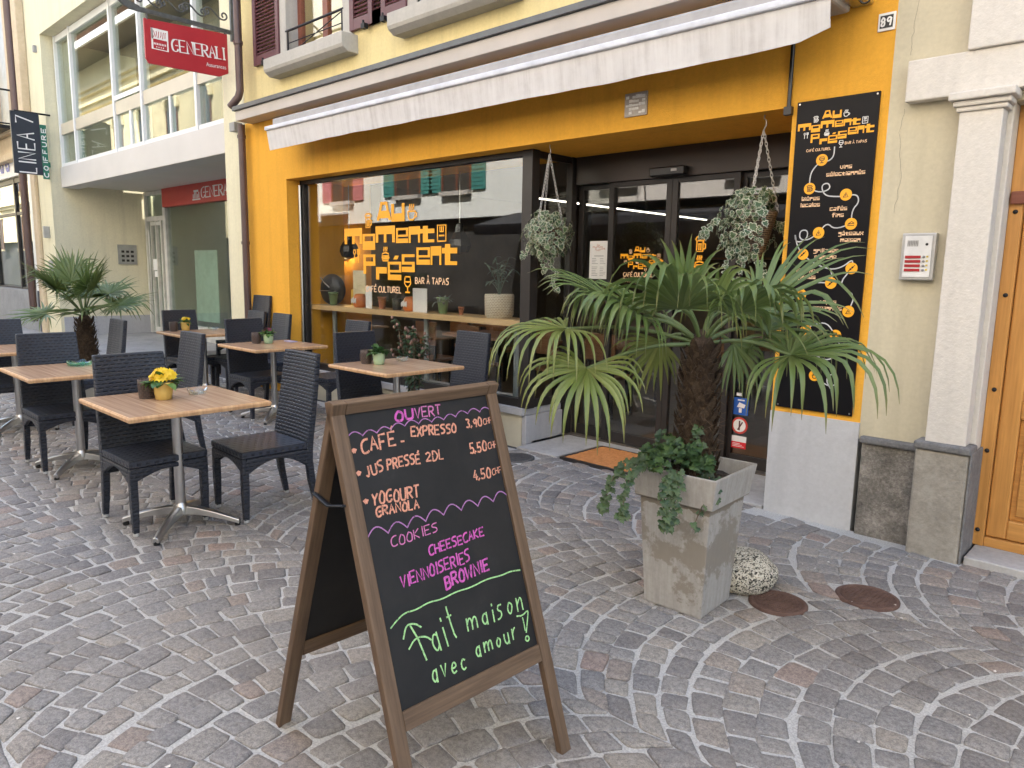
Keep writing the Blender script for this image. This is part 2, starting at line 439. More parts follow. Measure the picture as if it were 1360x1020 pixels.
b.box(-9.4, -1.5, FY, 5.15, zt, 12.3); b.box(-9.4, -1.5, 5.15, 13, 3.45, 12.3)
b.build('upper_wall', M['yellow'], CB)
b = MB(); b.box(-9.6, -1.3, 3.9, 13.4, 12.3, 12.6); b.build('roof', plain('roof_tiles', (.2, .09, .06), .8), CB)
b = MB(); b.box(-9.2, -1.45, 4.56, FY-.001, 3.425, 3.545); b.build('cornice', M['fascia'], CB, bevel=.006)
b = MB(); b.box(-9.23, -1.45, 4.53, FY-.001, 3.547, 3.60); b.build('flashing', M['flashing'], CB, bevel=.004)
def shutter(x0, x1, z0, z1, y, name='shutter'):
    b = MB(); t = .045
    b.box(x0, x0+.07, y-t, y, z0, z1); b.box(x1-.07, x1, y-t, y, z0, z1)
    b.box(x0+.07, x1-.07, y-t+.002, y-.002, z0, z0+.11); b.box(x0+.07, x1-.07, y-t+.002, y-.002, z1-.1, z1)
    z = z0+.13
    while z < z1-.12:
        b.add([(x0+.07, y-.04, z), (x1-.07, y-.04, z), (x1-.07, y-.008, z+.032), (x0+.07, y-.008, z+.032), (x0+.07, y-.034, z-.008), (x1-.07, y-.034, z-.008), (x1-.07, y-.002, z+.024), (x0+.07, y-.002, z+.024)],
              [(0, 1, 2, 3), (4, 7, 6, 5), (0, 4, 5, 1), (2, 6, 7, 3), (0, 3, 7, 4), (1, 5, 6, 2)]); z += .042
    return b
for i, (x0, x1) in enumerate(wins):
    b = MB(); y = FY-.03
    b.box(x0-.12, x0+.04, y, FY+.2, 4.05, zt); b.box(x1-.04, x1+.12, y, FY+.2, 4.05, zt); b.box(x0-.12, x1+.12, y, FY+.2, zt, zt+.16)
    W = b.build('window_surround', M['sillstone'], CB, bevel=.006)
    b = MB(); b.prism([(4.60, 3.90), (4.585, 3.93), (4.585, 4.05), (FY+.2, 4.05), (FY+.2, 3.86), (4.66, 3.86)], x0-.2, x1+.2, 'yz'); b.build('sill', M['sillstone'], W, bevel=.008)
    b = MB(); y = FY+.13
    for xx in (x0+.04, (x0+x1)/2-.05, x1-.11): b.box(xx, xx+.07 if xx != (x0+x1)/2-.05 else xx+.1, y, y+.06, 4.07, zt)
    b.box(x0+.04, x1-.04, y+.002, y+.058, 4.052, 4.12); b.build('frame', M['mahog'], W)
    b = MB(); b.box(x0+.05, x1-.05, y+.025, y+.031, 4.12, zt); b.build('pane', M['glass'], W)
    b = MB(); b.box(x0, x1, y+.3, y+.32, 4.0, zt+.1); b.build('curtain', M['curtain'], W)
    b = MB()
    b.tube([(x0+.02, FY-.02, 4.36), (x1-.02, FY-.02, 4.36)], .014); b.tube([(x0+.06, FY-.02, 4.05), (x0+.06, FY-.02, 4.36)], .012); b.tube([(x1-.06, FY-.02, 4.05), (x1-.06, FY-.02, 4.36)], .012)
    b.tube([(x0+.06, FY-.02, 4.08), (x1-.06, FY-.02, 4.34)], .006); b.tube([(x0+.06, FY-.02, 4.22), (x1-.06, FY-.02, 4.22)], .006)
    b.build('railing', M['iron'], W)
    for (s0, s1) in ((x0-.72, x0-.10), (x1+.12, x1+.74)):
        sb = shutter(s0, s1, 4.09, zt, FY-.008)
        so_ = sb.build('shutter', M['maroon'], CB)
        hb = MB(); hb.box(s0+.27, s0+.33, FY-.10, FY-.05, 4.05, 4.10); hb.tube([(s0+.3, FY-.09, 4.05), (s0+.3, FY-.09, 4.13)], .012); hb.build('shutter_catch', M['iron'], so_)
# downpipe
b = MB(); b.tube([(-9.17, 4.62, 12), (-9.17, 4.62, 3.80), (-9.18, 4.60, 3.72), (-9.30, 4.55, 3.61)], .047, 12)
b.tube([(-9.33, 4.70, 3.42), (-9.33, 4.70, 0)], .045, 12)
for z in (1.9, 3.25): b.tube([(-9.33, 4.70, z), (-9.33, 4.70, z+.04)], .055, 12)
b.tube([(-9.17, 4.62, 4.35), (-9.17, 4.62, 4.39)], .058, 12); b.build('downpipe', M['brownpipe'], CB)
b = MB(); b.tube([(-2.10, FY-.02, 3.42), (-2.10, FY-.02, 2.66)], .014, 8); b.box(-2.125, -2.075, FY-.04, FY-.001, 2.63, 2.68); b.build('conduit', M['black'], CB)
b = MB(); b.box(-3.385, -3.185, FY-.014, FY-.001, 2.775, 2.945); v_ = b.build('wall_vent', plain('vent_metal', (.42, .38, .33), .5, .4), CB, bevel=.003)
b = MB(); rnd = random.Random(2)
for k in range(6):
    for q in range(5):
        xx = -3.37+k*.029; zz = 2.792+q*.028
        if rnd.random() < .8: b.box(xx, xx+.025, FY-.019-.0004*q, FY-.013, zz, zz+.024*rnd.uniform(.5, 1))
b.build('vent_louvre', plain('vent_pale_metal', (.80, .78, .74), .5, .0), v_)
b = MB(); b.box(-1.60, -1.505, FY-.012, FY-.001, 3.035, 3.135); hn = b.build('house_number', M['white'], CB, bevel=.003)
b = MB(); b.box(-1.588, -1.517, FY-.0145, FY-.0115, 3.05, 3.12); b.build('number_field', M['black'], hn)
# window bay plinth, shop window
b = MB(); b.box(-8.4, -4.56, 4.97, 5.5, -.05, .27); b.build('window_plinth', plain('cream_plinth_paint', (.56, .52, .40), .8, 0, .1, 4, .2), CB)
b = MB(); b.box(-8.4, -4.52, 4.93, 5.5, .272, .34); b.box(-4.556, -4.50, 4.968, 5.5, -.05, .271); b.build('plinth_ledge', M['greyplinth'], CB, bevel=.006)
b = MB(); GY = 5.0
b.box(-8.4, -8.33, GY-.03, GY+.05, .34, 2.68); b.box(-4.60, -4.48, GY-.04, GY+.06, .34, 2.68)
b.box(-8.33, -4.60, GY-.025, GY+.045, .34, .42); b.box(-8.33, -4.60, GY-.025, GY+.045, 2.63, 2.68)
b.box(-4.56, -4.49, 5.54, 5.62, 0.02, 2.68); b.box(-4.545, -4.505, GY+.06, 5.54, .34, .42); b.box(-4.545, -4.505, GY+.06, 5.54, 2.62, 2.68)
SW = b.build('shop_window', M['darkframe'], CB, bevel=.003)
b = MB(); b.box(-8.33, -4.60, GY+.006, GY+.014, .42, 2.63); b.box(-4.53, -4.522, GY+.06, 5.54, .42, 2.62); b.build('pane', M['glass'], SW)
b = MB(); b.tube([(-8.37, GY-.05, .36), (-8.37, GY-.05, 2.62)], .018, 10); b.build('steel_edge', M['alu'], SW)
# entrance
EY = 5.6
b = MB(); b.box(-4.48, -2.08, EY-.02, EY+.12, 2.425, 2.679); EN = b.build('entrance_header', M['header'], CB, bevel=.004)
b = MB(); b.box(-3.62, -3.28, EY-.10, EY-.021, 2.43, 2.505); sn = b.build('door_sensor', M['black'], EN, bevel=.012)
b = MB(); b.box(-3.40, -3.345, EY-.104, EY-.099, 2.462, 2.482); b.build('sensor_badge', plain('grey_badge', (.5, .5, .5), .4), sn)
def leaf(name, x0, x1, y, fw_=.055, rails=True):
    b = MB(); b.box(x0, x0+fw_, y, y+.045, .02, 2.424); b.box(x1-fw_, x1, y, y+.045, .02, 2.424)
    b.box(x0+fw_, x1-fw_, y+.002, y+.043, .02, .12); b.box(x0+fw_, x1-fw_, y+.002, y+.043, 2.38, 2.424)
    o = b.build(name, M['darkframe'], CB, bevel=.002)
    b = MB(); b.box(x0+fw_, x1-fw_, y+.018, y+.026, .12, 2.38); b.build('pane', M['glass'], o); return o
leaf('side_light', -4.49, -4.08, EY+.05); D1 = leaf('sliding_door', -4.10, -3.44, EY); D2 = leaf('sliding_door', -3.44, -2.82, EY+.004); S2 = leaf('side_light', -2.84, -2.08, EY+.05)
b = MB(); b.box(-3.47, -3.455, EY-.05, EY-.02, .9, 1.25); b.build('door_handle', M['black'], D1)
# interior room
b = MB(); b.box(-14, 1.0, 11.6, 11.7, 0, 2.8); b.box(.9, 1, 5.7, 11.6, 0, 2.8); b.box(-2.07, .9, 5.7, 5.75, 0, 2.8); b.build('inside_wall', M['inwall'], CB)
b = MB(); b.box(-9.0, -8.9, 5.6, 6.4, 0, 2.8); b.box(-9.0, -8.9, 6.4, 11.6, 0, 2.8, 1); b.box(-8.9, -8.42, 5.59, 5.62, 0, 2.68); b.build('amber_wall', [M['amber'], M['inwall']], CB)
b = MB(); b.box(-8.9, -4.5, 5.06, 5.57, -.03, .018); b.box(-8.9, .9, 5.571, 11.6, -.03, .018); b.build('inside_floor', M['infloor'], CB)
b = MB(); b.box(-8.9, .9, 5.701, 11.6, 2.8, 2.9); b.build('inside_ceiling', M['inceil'], CB)
b = MB(); b.box(-6.39, -6.355, 7.1, 11.5, 2.53, 2.545); lt = b.build('ceiling_light_strip', emit('light_strip', (1, .92, .78), 1.1), CB)
b = MB(); b.box(-6.41, -6.33, 7.1, 11.5, 2.546, 2.60); b.build('strip_housing', M['black'], lt)
# ------------------------------------------------------------------ lettering
GL = {'O':"~4a1703208094985a4a",'U':"~0a022070929a",'V':"0a409a",'E':"9a0a0090 0575",'R':"000a ~0a7a987505 3590",'T':"0a9a 4a40",'C':"~9a4a0703207091",'A':"004a90 2474",'F':"000a8a 0565",'X':"009a 0a90",'P':"000a ~0a7a987505",'S':"~9a3a082675926010",'J':"~6a623002",'D':"000a ~0a5a96945000",'L':"0a0080",'Y':"0a45 9a4540",'G':"~9a4a0703207092 9555",'N':"000a909a",'K':"000a 8a0580",'I':"4a40",'H':"000a 909a 0595",'B':"000a ~0a7a876505 ~0575937000",'W':"0a2057709a",'M':"000a459a90",
'3':"~0a6a8846846001",'9':"~985a18164487 9870",'0':"~4a1703208094985a4a",'5':"8a1a15 ~1566936001",'2':"~084a9700 0090",'4':"5a0393 6660",'7':"0a9a30",'1':"284a40",',':"3200",'.':"3031",'-':"2474",' ':"",
'a':"~6536033062 6660",'i':"3630 3938",'t':"~4a4260 1777",'m':"0600 ~03264540 ~43668580",'s':"~66261453512000",'o':"~360330636536",'n':"0600 ~03466560",'v':"063066",'e':"~03636536032061",'c':"~6536033061",'u':"~06023062 6660",'r':"0600 ~034666",'l':"4a4160",'d':"~6536033062 6a60"}
GL['8'] = "~4a17164575884a ~45122070837545"
WD = {'I': .45, 'i': .45, ',': .4, '.': .4, ' ': .55, 'm': 1.35, 'W': 1.25, 'M': 1.2, 't': .7, 'r': .8, 'J': .8, 'l': .6, '1': .6, 'L': .86}
def strokes(ch):
    acc = None
    if ch == 'É': ch, acc = 'E', [(.5, 1.15), (.75, 1.4)]
    if ch == 'À': ch, acc = 'A', [(.3, 1.4), (.5, 1.15)]
    out = []
    for s in GL.get(ch, '').split():
        sm = s[0] == '~'; s = s.strip('~')
        p = [(int(s[i], 16)/10, int(s[i+1], 16)/10) for i in range(0, len(s)-1, 2)]
        if sm and len(p) > 2:
            closed = p[0] == p[-1]
            for _ in range(2):
                q = [p[0]]
                for a, c in zip(p, p[1:]): q += [(a[0]*.75+c[0]*.25, a[1]*.75+c[1]*.25), (a[0]*.25+c[0]*.75, a[1]*.25+c[1]*.75)]
                q.append(p[-1]); p = q
        out.append(p)
    if acc: out.append(acc)
    return out
def write(b, text, p0, p1, h, wd, depth, plane='xz', jit=0, bold2=None, seed=0, wfun=None, serif=0, mi=0, fill=.76, slant=0):
    """pen-stroke lettering between baseline points p0 and p1"""
    rnd = random.Random(seed+len(text)); tot = sum(WD.get(c, 1) for c in text)
    dx, dy = p1[0]-p0[0], p1[1]-p0[1]; L = math.hypot(dx, dy); ex, ey = dx/L, dy/L; pos = 0; k = 0
    for ci, ch in enumerate(text):
        cw = L*WD.get(ch, 1)/tot; gw = cw*fill; jy = rnd.uniform(-jit, jit)*h; js = 1+rnd.uniform(-jit, jit)
        for st in strokes(ch):
            pts = []
            for (x, y) in st:
                if WD.get(ch, 1) < .6: xx = pos+cw*.36+(x-.4)*h*.6
                else: xx = pos+x/.9*gw
                xx += slant*y*h; yy = y*h*js+jy
                pts.append((p0[0]+ex*xx-ey*yy+rnd.uniform(-jit, jit)*h*.06, p0[1]+ey*xx+ex*yy))
            b.ribbon(pts, wd, depth-(.00025*(k % 5)), plane, mi, wfun=wfun); k += 1
            if serif:
                for q, o in ((st[0], st[1]), (st[-1], st[-2])):
                    if q[1] in (0, 1) and abs(q[1]-o[1]) > .5:
                        xx = pos+q[0]/.9*gw if WD.get(ch, 1) >= .6 else pos+cw*.36+(q[0]-.4)*h*.6
                        bx, by = p0[0]+ex*xx-ey*q[1]*h, p0[1]+ey*xx+ex*q[1]*h
                        b.ribbon([(bx-ex*serif, by-ey*serif), (bx+ex*serif, by+ey*serif)], wd*.4, depth-.0014, plane, mi)
        pos += cw
FONTQ = []
def font_text(name, s, size, m, parent, mat4, align='CENTER', bold=0, sx=1.0):
    cu = bpy.data.curves.new(name, 'FONT'); cu.body = s; cu.size = size; cu.align_x = align; cu.offset = bold; cu.extrude = .0004
    o = bpy.data.objects.new(name+'_curve', cu); col.objects.link(o)
    FONTQ.append((o, name, m, parent, mat4 @ Matrix.Diagonal((sx, 1, 1, 1))))
def flush_text():
    dg = bpy.context.evaluated_depsgraph_get(); dg.update()
    for o, name, m, parent, mt in FONTQ:
        me = bpy.data.meshes.new_from_object(o.evaluated_get(dg))
        me.transform(Matrix.Translation(-ORI.get(root_of(parent), Vector())) @ mt)
        me.materials.clear(); me.materials.append(m); me.name = name
        n = bpy.data.objects.new(name, me); col.objects.link(n); n.parent = parent
        bpy.data.objects.remove(o)
def face(x, y, z):                        # text plane that faces the street (-Y)
    return Matrix.Translation((x, y, z)) @ Matrix.Rotation(R(90), 4, 'X')
# chunky logo glyphs: rectangles in a unit cell
BL = {'m': [(0,.5,1,1), (0,0,.14,.5), (.43,0,.57,.5), (.86,0,1,.5)], 'o': [(0,.55,.16,.85), (.84,.55,1,.85), (0,.85,1,1), (0,0,1,.55)],
'e': [(0,.3,.16,.85), (.84,.55,1,.85), (0,.85,1,1), (.16,.42,1,.55), (0,0,1,.3)], 'n': [(0,.5,1,1), (0,0,.18,.5), (.82,0,1,.5)],
't': [(.2,.18,.55,1), (0,.55,.2,.82), (.55,.55,1,.82), (.2,0,1,.18)], 'u': [(0,.45,.2,1), (.8,.45,1,1), (0,0,1,.45)],
'P': [(0,0,.22,.42), (0,.42,1,.64), (0,.64,.2,.86), (.82,.64,1,.86), (0,.86,1,1)], 'r': [(0,0,.28,.5), (0,.5,.95,1)],
's': [(0,.84,1,1), (0,.58,.2,.84), (0,.42,1,.58), (.8,.3,1,.42), (0,0,1,.3)]}
LOGO = {'u':(.12,.35,.32,.51),'m':(-.78,-.43,.09,.27),'o':(-.42,-.18,.02,.20),'m2':(-.17,.18,.10,.28),'e':(.20,.41,.09,.25),'n':(.42,.61,.09,.26),'t':(.61,.84,.09,.26),'P':(-.41,-.18,-.25,-.03),'r':(-.17,.04,-.31,-.17),'e3':(.05,.29,-.31,-.11),'s':(.30,.52,-.22,-.03),'e2':(.55,.77,-.14,.04),'n2':(.78,.95,-.14,.05),'t2':(.96,1.19,-.14,.07)}
BL.update({'v': [(0,.3,.26,1), (.74,.3,1,1), (.2,0,.8,.3)], 'i': [(.2,0,.8,.7), (.2,.85,.8,1.1)], 'l': [(.2,0,.8,1.3)], 'c': [(0,.3,.22,.85), (0,.8,1,1), (0,0,1,.3)],
'a': [(.1,.84,1,1), (.78,.5,1,.84), (0,0,1,.5)], 'b': [(0,0,1,.5), (0,.5,.22,1.3), (.22,.84,1,1), (.78,.5,1,.84)], 'd': [(0,0,1,.5), (.78,.5,1,1.3), (0,.84,.78,1), (0,.5,.22,.84)],
'f': [(.2,0,.55,1.3), (.55,1.08,1,1.3), (0,.66,.2,.88), (.55,.66,1,.88)], 'g': [(0,.45,1,1), (.75,-.12,1,.45), (0,-.34,1,-.12)], 'x': [(0,.62,.3,1), (.7,.62,1,1), (.25,.38,.75,.62), (0,0,.3,.38), (.7,0,1,.38)],
'p': [(0,-.34,.24,0), (0,0,1,.5), (0,.5,.22,.84), (.78,.5,1,.84), (0,.84,1,1)], 'h': [(0,0,.22,1.3), (.22,.5,1,1), (.76,0,1,.5)], 'z': [(0,.78,1,1), (.5,.5,1,.78), (0,.22,.5,.5), (0,0,1,.22)]})
def blocks(name, text, cx, z, h, y, m, parent, w=1.05):
    """small words in the chunky lettering, centred on cx"""
    wd = [w*h*(.42 if c in 'il' else 1.3 if c == 'm' else 1) for c in text]; x = cx-sum(wd)/2; b = MB(); k = 0
    for c, ww in zip(text, wd):
        base = {'é': 'e', 'è': 'e', 'â': 'a'}.get(c, c); a0, a1 = x+ww*.06, x+ww*.94
        for (x0, y0, x1, y1) in BL[base]:
            b.box(a0+(a1-a0)*x0, a0+(a1-a0)*x1, y-.0008-.0001*(k % 3), y, z+h*y0, z+h*y1); k += 1
        if c != base: b.box(a0+(a1-a0)*.3, a0+(a1-a0)*.75, y-.0008, y, z+h*1.14, z+h*1.34)
        x += ww
    b.build(name, m, parent)
def caps(name, text, x0, x1, z, h, wd, y, m, parent):
    b = MB(); write(b, text, (x0, z), (x1, z), h, wd, y, fill=.72); b.build(name, m, parent)
def icon(kind, x0, x1, z0, z1):
    P = lambda *q: [(x0+(x1-x0)*a, z0+(z1-z0)*c) for a, c in q]
    if kind == 'cup': return [P((.1,.55),(.2,.1),(.35,0),(.65,0),(.8,.1),(.9,.55),(.1,.55)), P((.88,.45),(1.05,.42),(1.0,.2),(.82,.18)), P((.3,.65),(.25,.78),(.34,.88),(.3,1)), P((.5,.65),(.45,.78),(.54,.88),(.5,1)), P((.7,.65),(.65,.78),(.74,.88),(.7,1))]
    if kind == 'glass': return [P((.15,1),(.05,.6),(.25,.42),(.5,.36),(.75,.42),(.95,.6),(.85,1),(.15,1)), P((.5,.36),(.5,.05)), P((.2,.02),(.8,.02)), P((.1,.68),(.9,.68))]
    if kind == 'fork': return [P((.2,0),(.2,.55),(.05,.75),(.1,.95),(.3,.95),(.35,.75),(.2,.55)), P((.75,0),(.75,.6)), P((.6,1),(.6,.65),(.75,.58),(.9,.65),(.9,1)), P((.75,1),(.75,.6))]
    if kind == 'bun': return [P((.05,.35),(.1,.52),(.5,.6),(.9,.52),(.95,.35),(.05,.35)), P((0,.25),(.3,.2),(.6,.26),(1,.22)), P((.08,.14),(.15,0),(.85,0),(.92,.14),(.08,.14)), P((.3,.7),(.25,.8),(.34,.9),(.3,1)), P((.5,.7),(.45,.8),(.54,.9),(.5,1)), P((.7,.7),(.65,.8),(.74,.9),(.7,1))]
    if kind == 'cal': return [P((0,0),(0,1),(1,1),(1,0),(0,0)), P((.2,.35),(.8,.35)), P((.3,.9),(.3,.6),(.7,.6),(.7,.9)), P((.5,.9),(.5,.6))]
    if kind == 'jar': return [P((.15,.75),(.0,.85),(.15,1),(.5,1.02),(.85,1),(1,.85),(.85,.75),(.15,.75)), P((.15,.72),(.15,0),(.8,0),(.8,.72)), P((.8,.55),(1.05,.5),(1.05,.2),(.8,.15)), P((.38,.1),(.38,.55)), P((.58,.1),(.58,.55))]
    if kind == 'skew': return [P((0,0),(1,1)), P((.2,.35),(.35,.2),(.5,.35),(.35,.5),(.2,.35)), P((.5,.65),(.65,.5),(.8,.65),(.65,.8),(.5,.65))]
    if kind == 'cake': return [P((0,.2),(1,.2),(1,.6),(0,.45),(0,.2)), P((0,.45),(.6,.9),(1,.6))]
    return [P((.1,.1),(.5,.9),(.9,.1),(.1,.1)), P((.5,.3),(.5,.6))]
def logo(cx, cz, s, y, parent, mats, name='shop_name_lettering', icons=True, small=None):
    """letters of the shop name; mats = (letter vinyl, icon vinyl)"""
    b = MB(); k = 0
    def X(x): return cx+(x-.2)*s
    def Z(z): return cz+z*s
    for key, (a, c, e, f) in LOGO.items():
        for (x0, y0, x1, y1) in BL[key[0]]:
            b.box(X(a+(c-a)*x0), X(a+(c-a)*x1), y-.001, y, Z(e+(f-e)*y0), Z(e+(f-e)*y1))
    a, c, e, f = -.14, .11, .34, .54; A = lambda q, r: (X(a+(c-a)*q), Z(e+(f-e)*r))
    for poly in ([A(.15,.52), A(.26,1), A(.42,1), A(.3,.52)], [A(.85,.52), A(.7,.52), A(.58,1), A(.74,1)], [A(.42,.84), A(.42,1), A(.58,1), A(.58,.84)], [A(0,.12), A(.14,.52), A(.86,.52), A(1,.12)], [A(0,.12), A(0,0), A(.16,0), A(.18,.12)], [A(1,.12), A(1,0), A(.84,0), A(.82,.12)]):
        b.prism(poly, y-.001, y, 'xz')
    b.prism([(X(.15), Z(-.085)), (X(.22), Z(-.085)), (X(.25), Z(-.045)), (X(.18), Z(-.045))], y-.001, y, 'xz')
    o = b.build(name, mats[0], parent)
    if icons:
        for kind, bb in (('cup',(.39,.55,.33,.49)), ('jar',(-.37,-.25,.27,.42)), ('cal',(.89,1.02,.10,.26)), ('fork',(-.61,-.47,-.12,.03)), ('bun',(-.06,.08,-.10,.05)), ('glass',(.34,.46,-.44,-.27))):
            b = MB()
            for i, st in enumerate(icon(kind, X(bb[0]), X(bb[1]), Z(bb[2]), Z(bb[3]))): b.ribbon(st, .017*s, y-.0012-.0002*i)
            b.build('logo_icon', mats[1], parent)
    return o
logo(-6.5, 1.8, 1.0, 5.004, SW, (M['logo'], M['logo']))
caps('small_lettering', 'BAR À TAPAS', -6.17, -5.62, 1.462, .062, .013, 5.003, M['logo_cream'], SW)
caps('small_lettering', 'CAFÉ CULTUREL', -7.07, -6.40, 1.352, .062, .013, 5.003, M['logo_cream'], SW)
logo(-3.73, 1.72, .235, EY+.016, D1, (M['logo'], M['logo_cream']))
caps('small_lettering', 'CAFÉ CULTUREL', -3.92, -3.60, 1.580, .034, .008, EY+.016, M['logo_cream'], D1); caps('small_lettering', 'BAR À TAPAS', -3.92, -3.64, 1.530, .034, .008, EY+.016, M['logo_cream'], D1)
for kind, zz in (('jar', 1.80), ('bun', 1.645), ('cup', 1.48)):
    b = MB()
    for i, st in enumerate(icon(kind, -3.20, -3.11, zz, zz+.12)): b.ribbon(st, .014, EY+.019-.0002*i)
    b.build('door_icon', M['logo'], D2)
b = MB(); b.box(-4.345, -4.125, EY+.055, EY+.0595, 1.55, 1.905); pm = b.build('posted_menu', M['offwhite'], CB)
b = MB(); rnd = random.Random(4)
for q in range(11):
    z = 1.74-.016*q
    if q == 4: continue
    b.box(-4.315, -4.315+rnd.uniform(.04, .075), EY+.054, EY+.0548, z, z+.0045); b.box(-4.22, -4.22+rnd.uniform(.035, .07), EY+.054, EY+.0548, z, z+.0045)
b.box(-4.29, -4.18, EY+.054, EY+.0548, 1.762, 1.769)
b.build('menu_lines', plain('grey_print', (.35, .35, .36), .7), pm)
logo(-4.237, 1.835, .075, EY+.0545, pm, (plain('faded_print', (.62, .42, .36), .7), M['logo_white']), 'menu_heading', False)
# round and square stickers
def sticker(x0, x1, z0, z1, m, nm): 
    b = MB(); b.box(x0, x1, EY+.0655, EY+.0675, z0, z1); return b.build(nm, m, S2)
s1 = sticker(-2.785, -2.655, .455, .60, plain('blue_sticker', (.015, .10, .42), .5), 'camera_sticker')
b = MB(); b.prism([(-2.755, .52), (-2.735, .56), (-2.68, .545), (-2.69, .515)], EY+.062, EY+.065, 'xz'); b.box(-2.735, -2.71, EY+.062, EY+.065, .475, .512); b.box(-2.75, -2.69, EY+.062, EY+.065, .575, .586); b.build('camera_symbol', M['white'], s1)
b = MB(); b.prism([(-2.722+.072*math.cos(t*math.pi/12), .365+.072*math.sin(t*math.pi/12)) for t in range(24)], EY+.0655, EY+.0675, 'xz'); s2 = b.build('round_sticker', M['redband'], S2)
b = MB(); b.prism([(-2.722+.055*math.cos(t*math.pi/12), .365+.055*math.sin(t*math.pi/12)) for t in range(24)], EY+.0635, EY+.0655, 'xz'); b.build('sticker_field', M['white'], s2)
b = MB(); b.box(-2.728, -2.716, EY+.0615, EY+.0635, .325, .405); b.prism([(-2.74, .33), (-2.70, .40), (-2.69, .395), (-2.73, .325)], EY+.0612, EY+.0632, 'xz'); b.build('sticker_mark', M['maroon'], s2)
s3 = sticker(-2.79, -2.655, .17, .225, plain('bright_red_sticker', (.62, .015, .025), .5), 'notice_sticker'); s4 = sticker(-2.79, -2.655, .2255, .275, M['white'], 'notice_heading')
b = MB()
for q in range(3): b.box(-2.775, -2.67-.02*q, EY+.063, EY+.065, .185+.012*q, .189+.012*q)
b.build('notice_lines', M['white'], s3)
sticker(-2.765, -2.715, .615, .64, M['white'], 'small_sticker')
caps('house_numerals', '89', -1.583, -1.517, 3.062, .046, .0095, FY-.0152, M['white'], hn)
# ------------------------------------------------------------------ corner house on the right
RB = thing('corner_house', 'pale olive house with white pilaster, rough stone plinth and honey wooden door', 'building', (-.9, FY, 0))
b = MB(); b.box(-1.5, -1.10, FY, 9, .60, 12.5); b.box(-1.10, -.905, FY+.0, 9, 0, 12.5); b.box(-.905, 3.2, FY+.6, 9, 0, 2.55); b.box(-.905, 9, FY, 9, 2.55, 12.5); b.box(3.2, 9, FY, 9, 0, 2.55)
b.build('wall', M['olive'], RB)
b = MB(); b.box(-1.395, 9, FY-.08, FY-.001, 2.60, 2.825); b.box(-1.10, -.83, FY-.10, FY-.001, 2.826, 12.4); b.box(3.2, 3.5, FY-.1, FY-.001, 2.826, 12.4); b.build('white_band', M['white_render'], RB, bevel=.008)
b = MB(); b.box(-1.10, -.895, FY-.12, FY-.001, .67, 2.50); b.box(-.903, -.869, FY+.001, FY+.3, 0, 2.549); b.build('pilaster', M['white_render'], RB, bevel=.006)
b = MB(); b.box(-1.115, -.875, FY-.135, FY-.001, 2.50, 2.525); b.box(-1.13, -.86, FY-.15, FY-.001, 2.526, 2.555); b.box(-1.15, -.84, FY-.175, FY-.001, 2.556, 2.599); b.build('capital', M['white_render'], RB, bevel=.008)
b = MB(); b.box(-1.47, -1.142, FY-.035, FY-.001, -.05, .585); b.build('rough_plinth', M['rough'], RB, bevel=.01)
b = MB(); b.box(-1.48, -1.142, FY-.06, FY-.001, .586, .628); b.box(-1.15, -.855, FY-.16, FY-.001, .629, .675); b.build('plinth_moulding', M['rim'], RB, bevel=.012)
b = MB(); b.box(-1.14, -.865, FY-.145, FY-.001, -.05, .628); b.build('pilaster_base', M['worn'], RB, bevel=.015)
b = MB(); b.box(-.864, -.852, FY-.142, FY+.14, -.05, .64); b.build('base_edge', M['rim'], RB, bevel=.012)
# honey wooden door
DY = 4.96
b = MB(); b.box(-.868, -.80, DY-.03, DY+.06, .045, 2.55, grain=True); b.box(-.80, 2.0, DY-.02, DY+.06, .045, .10, grain=True); DF = b.build('door_frame', M['door_wood'], RB, bevel=.004)
b = MB(); X0 = -.797
for (xa, xb_) in ((X0, X0+.10), (X0+.72, X0+.90)): b.box(xa, xb_, DY, DY+.05, .105, 2.5, grain=True)
for (za, zb) in ((.105, .22), (.82, .93), (1.22, 1.32), (2.42, 2.5)): b.box(X0+.10, X0+.72, DY+.001, DY+.05, za, zb, grain=True)
WDr = b.build('wooden_door', M['door_wood'], RB, bevel=.008)
for (za, zb) in ((.22, .82), (.93, 1.22)):
    b = MB(); x0, x1 = X0+.10, X0+.72
    for q, (i0, dep) in enumerate(((0, .03), (.03, .012), (.06, .034), (.10, .016))):
        b.box(x0+i0, x1-i0, DY+dep, DY+.05-.001*q, za+i0, zb-i0, grain=True)
    b.build('door_panel', M['door_wood'], WDr, bevel=.006)
b = MB(); b.box(X0+.10, X0+.72, DY+.03, DY+.036, 1.32, 2.42); b.build('door_glass', plain('dark_door_glass', (.03, .032, .035), .12), WDr)
b = MB()
for q in range(16):
    for (dx_, sg) in ((.0, 1), (.0, -1)):
        zz = 1.32+q*.07; b.tube([(X0+.16, DY+.02, zz if sg > 0 else zz+.28), (X0+.72, DY+.02, zz+.28 if sg > 0 else zz)], .006, 6)
b.build('door_grille', M['iron'], WDr)
b = MB(); b.box(-.86, 1.0, DY-.055, DY-.031, 2.02, 2.09, grain=True); b.build('door_rail', M['mahog'], RB, bevel=.006)
b = MB()
for zz in (.14, .62, .98, 1.52, 1.98):
    b.M = Matrix.Translation((-.834, DY-.03, zz)) @ Matrix.Rotation(R(90), 4, 'X'); b.lathe([(.013, 0), (.011, .006), (.003, .010)], 10)
b.M = Matrix(); b.build('door_studs', M['iron'], DF)
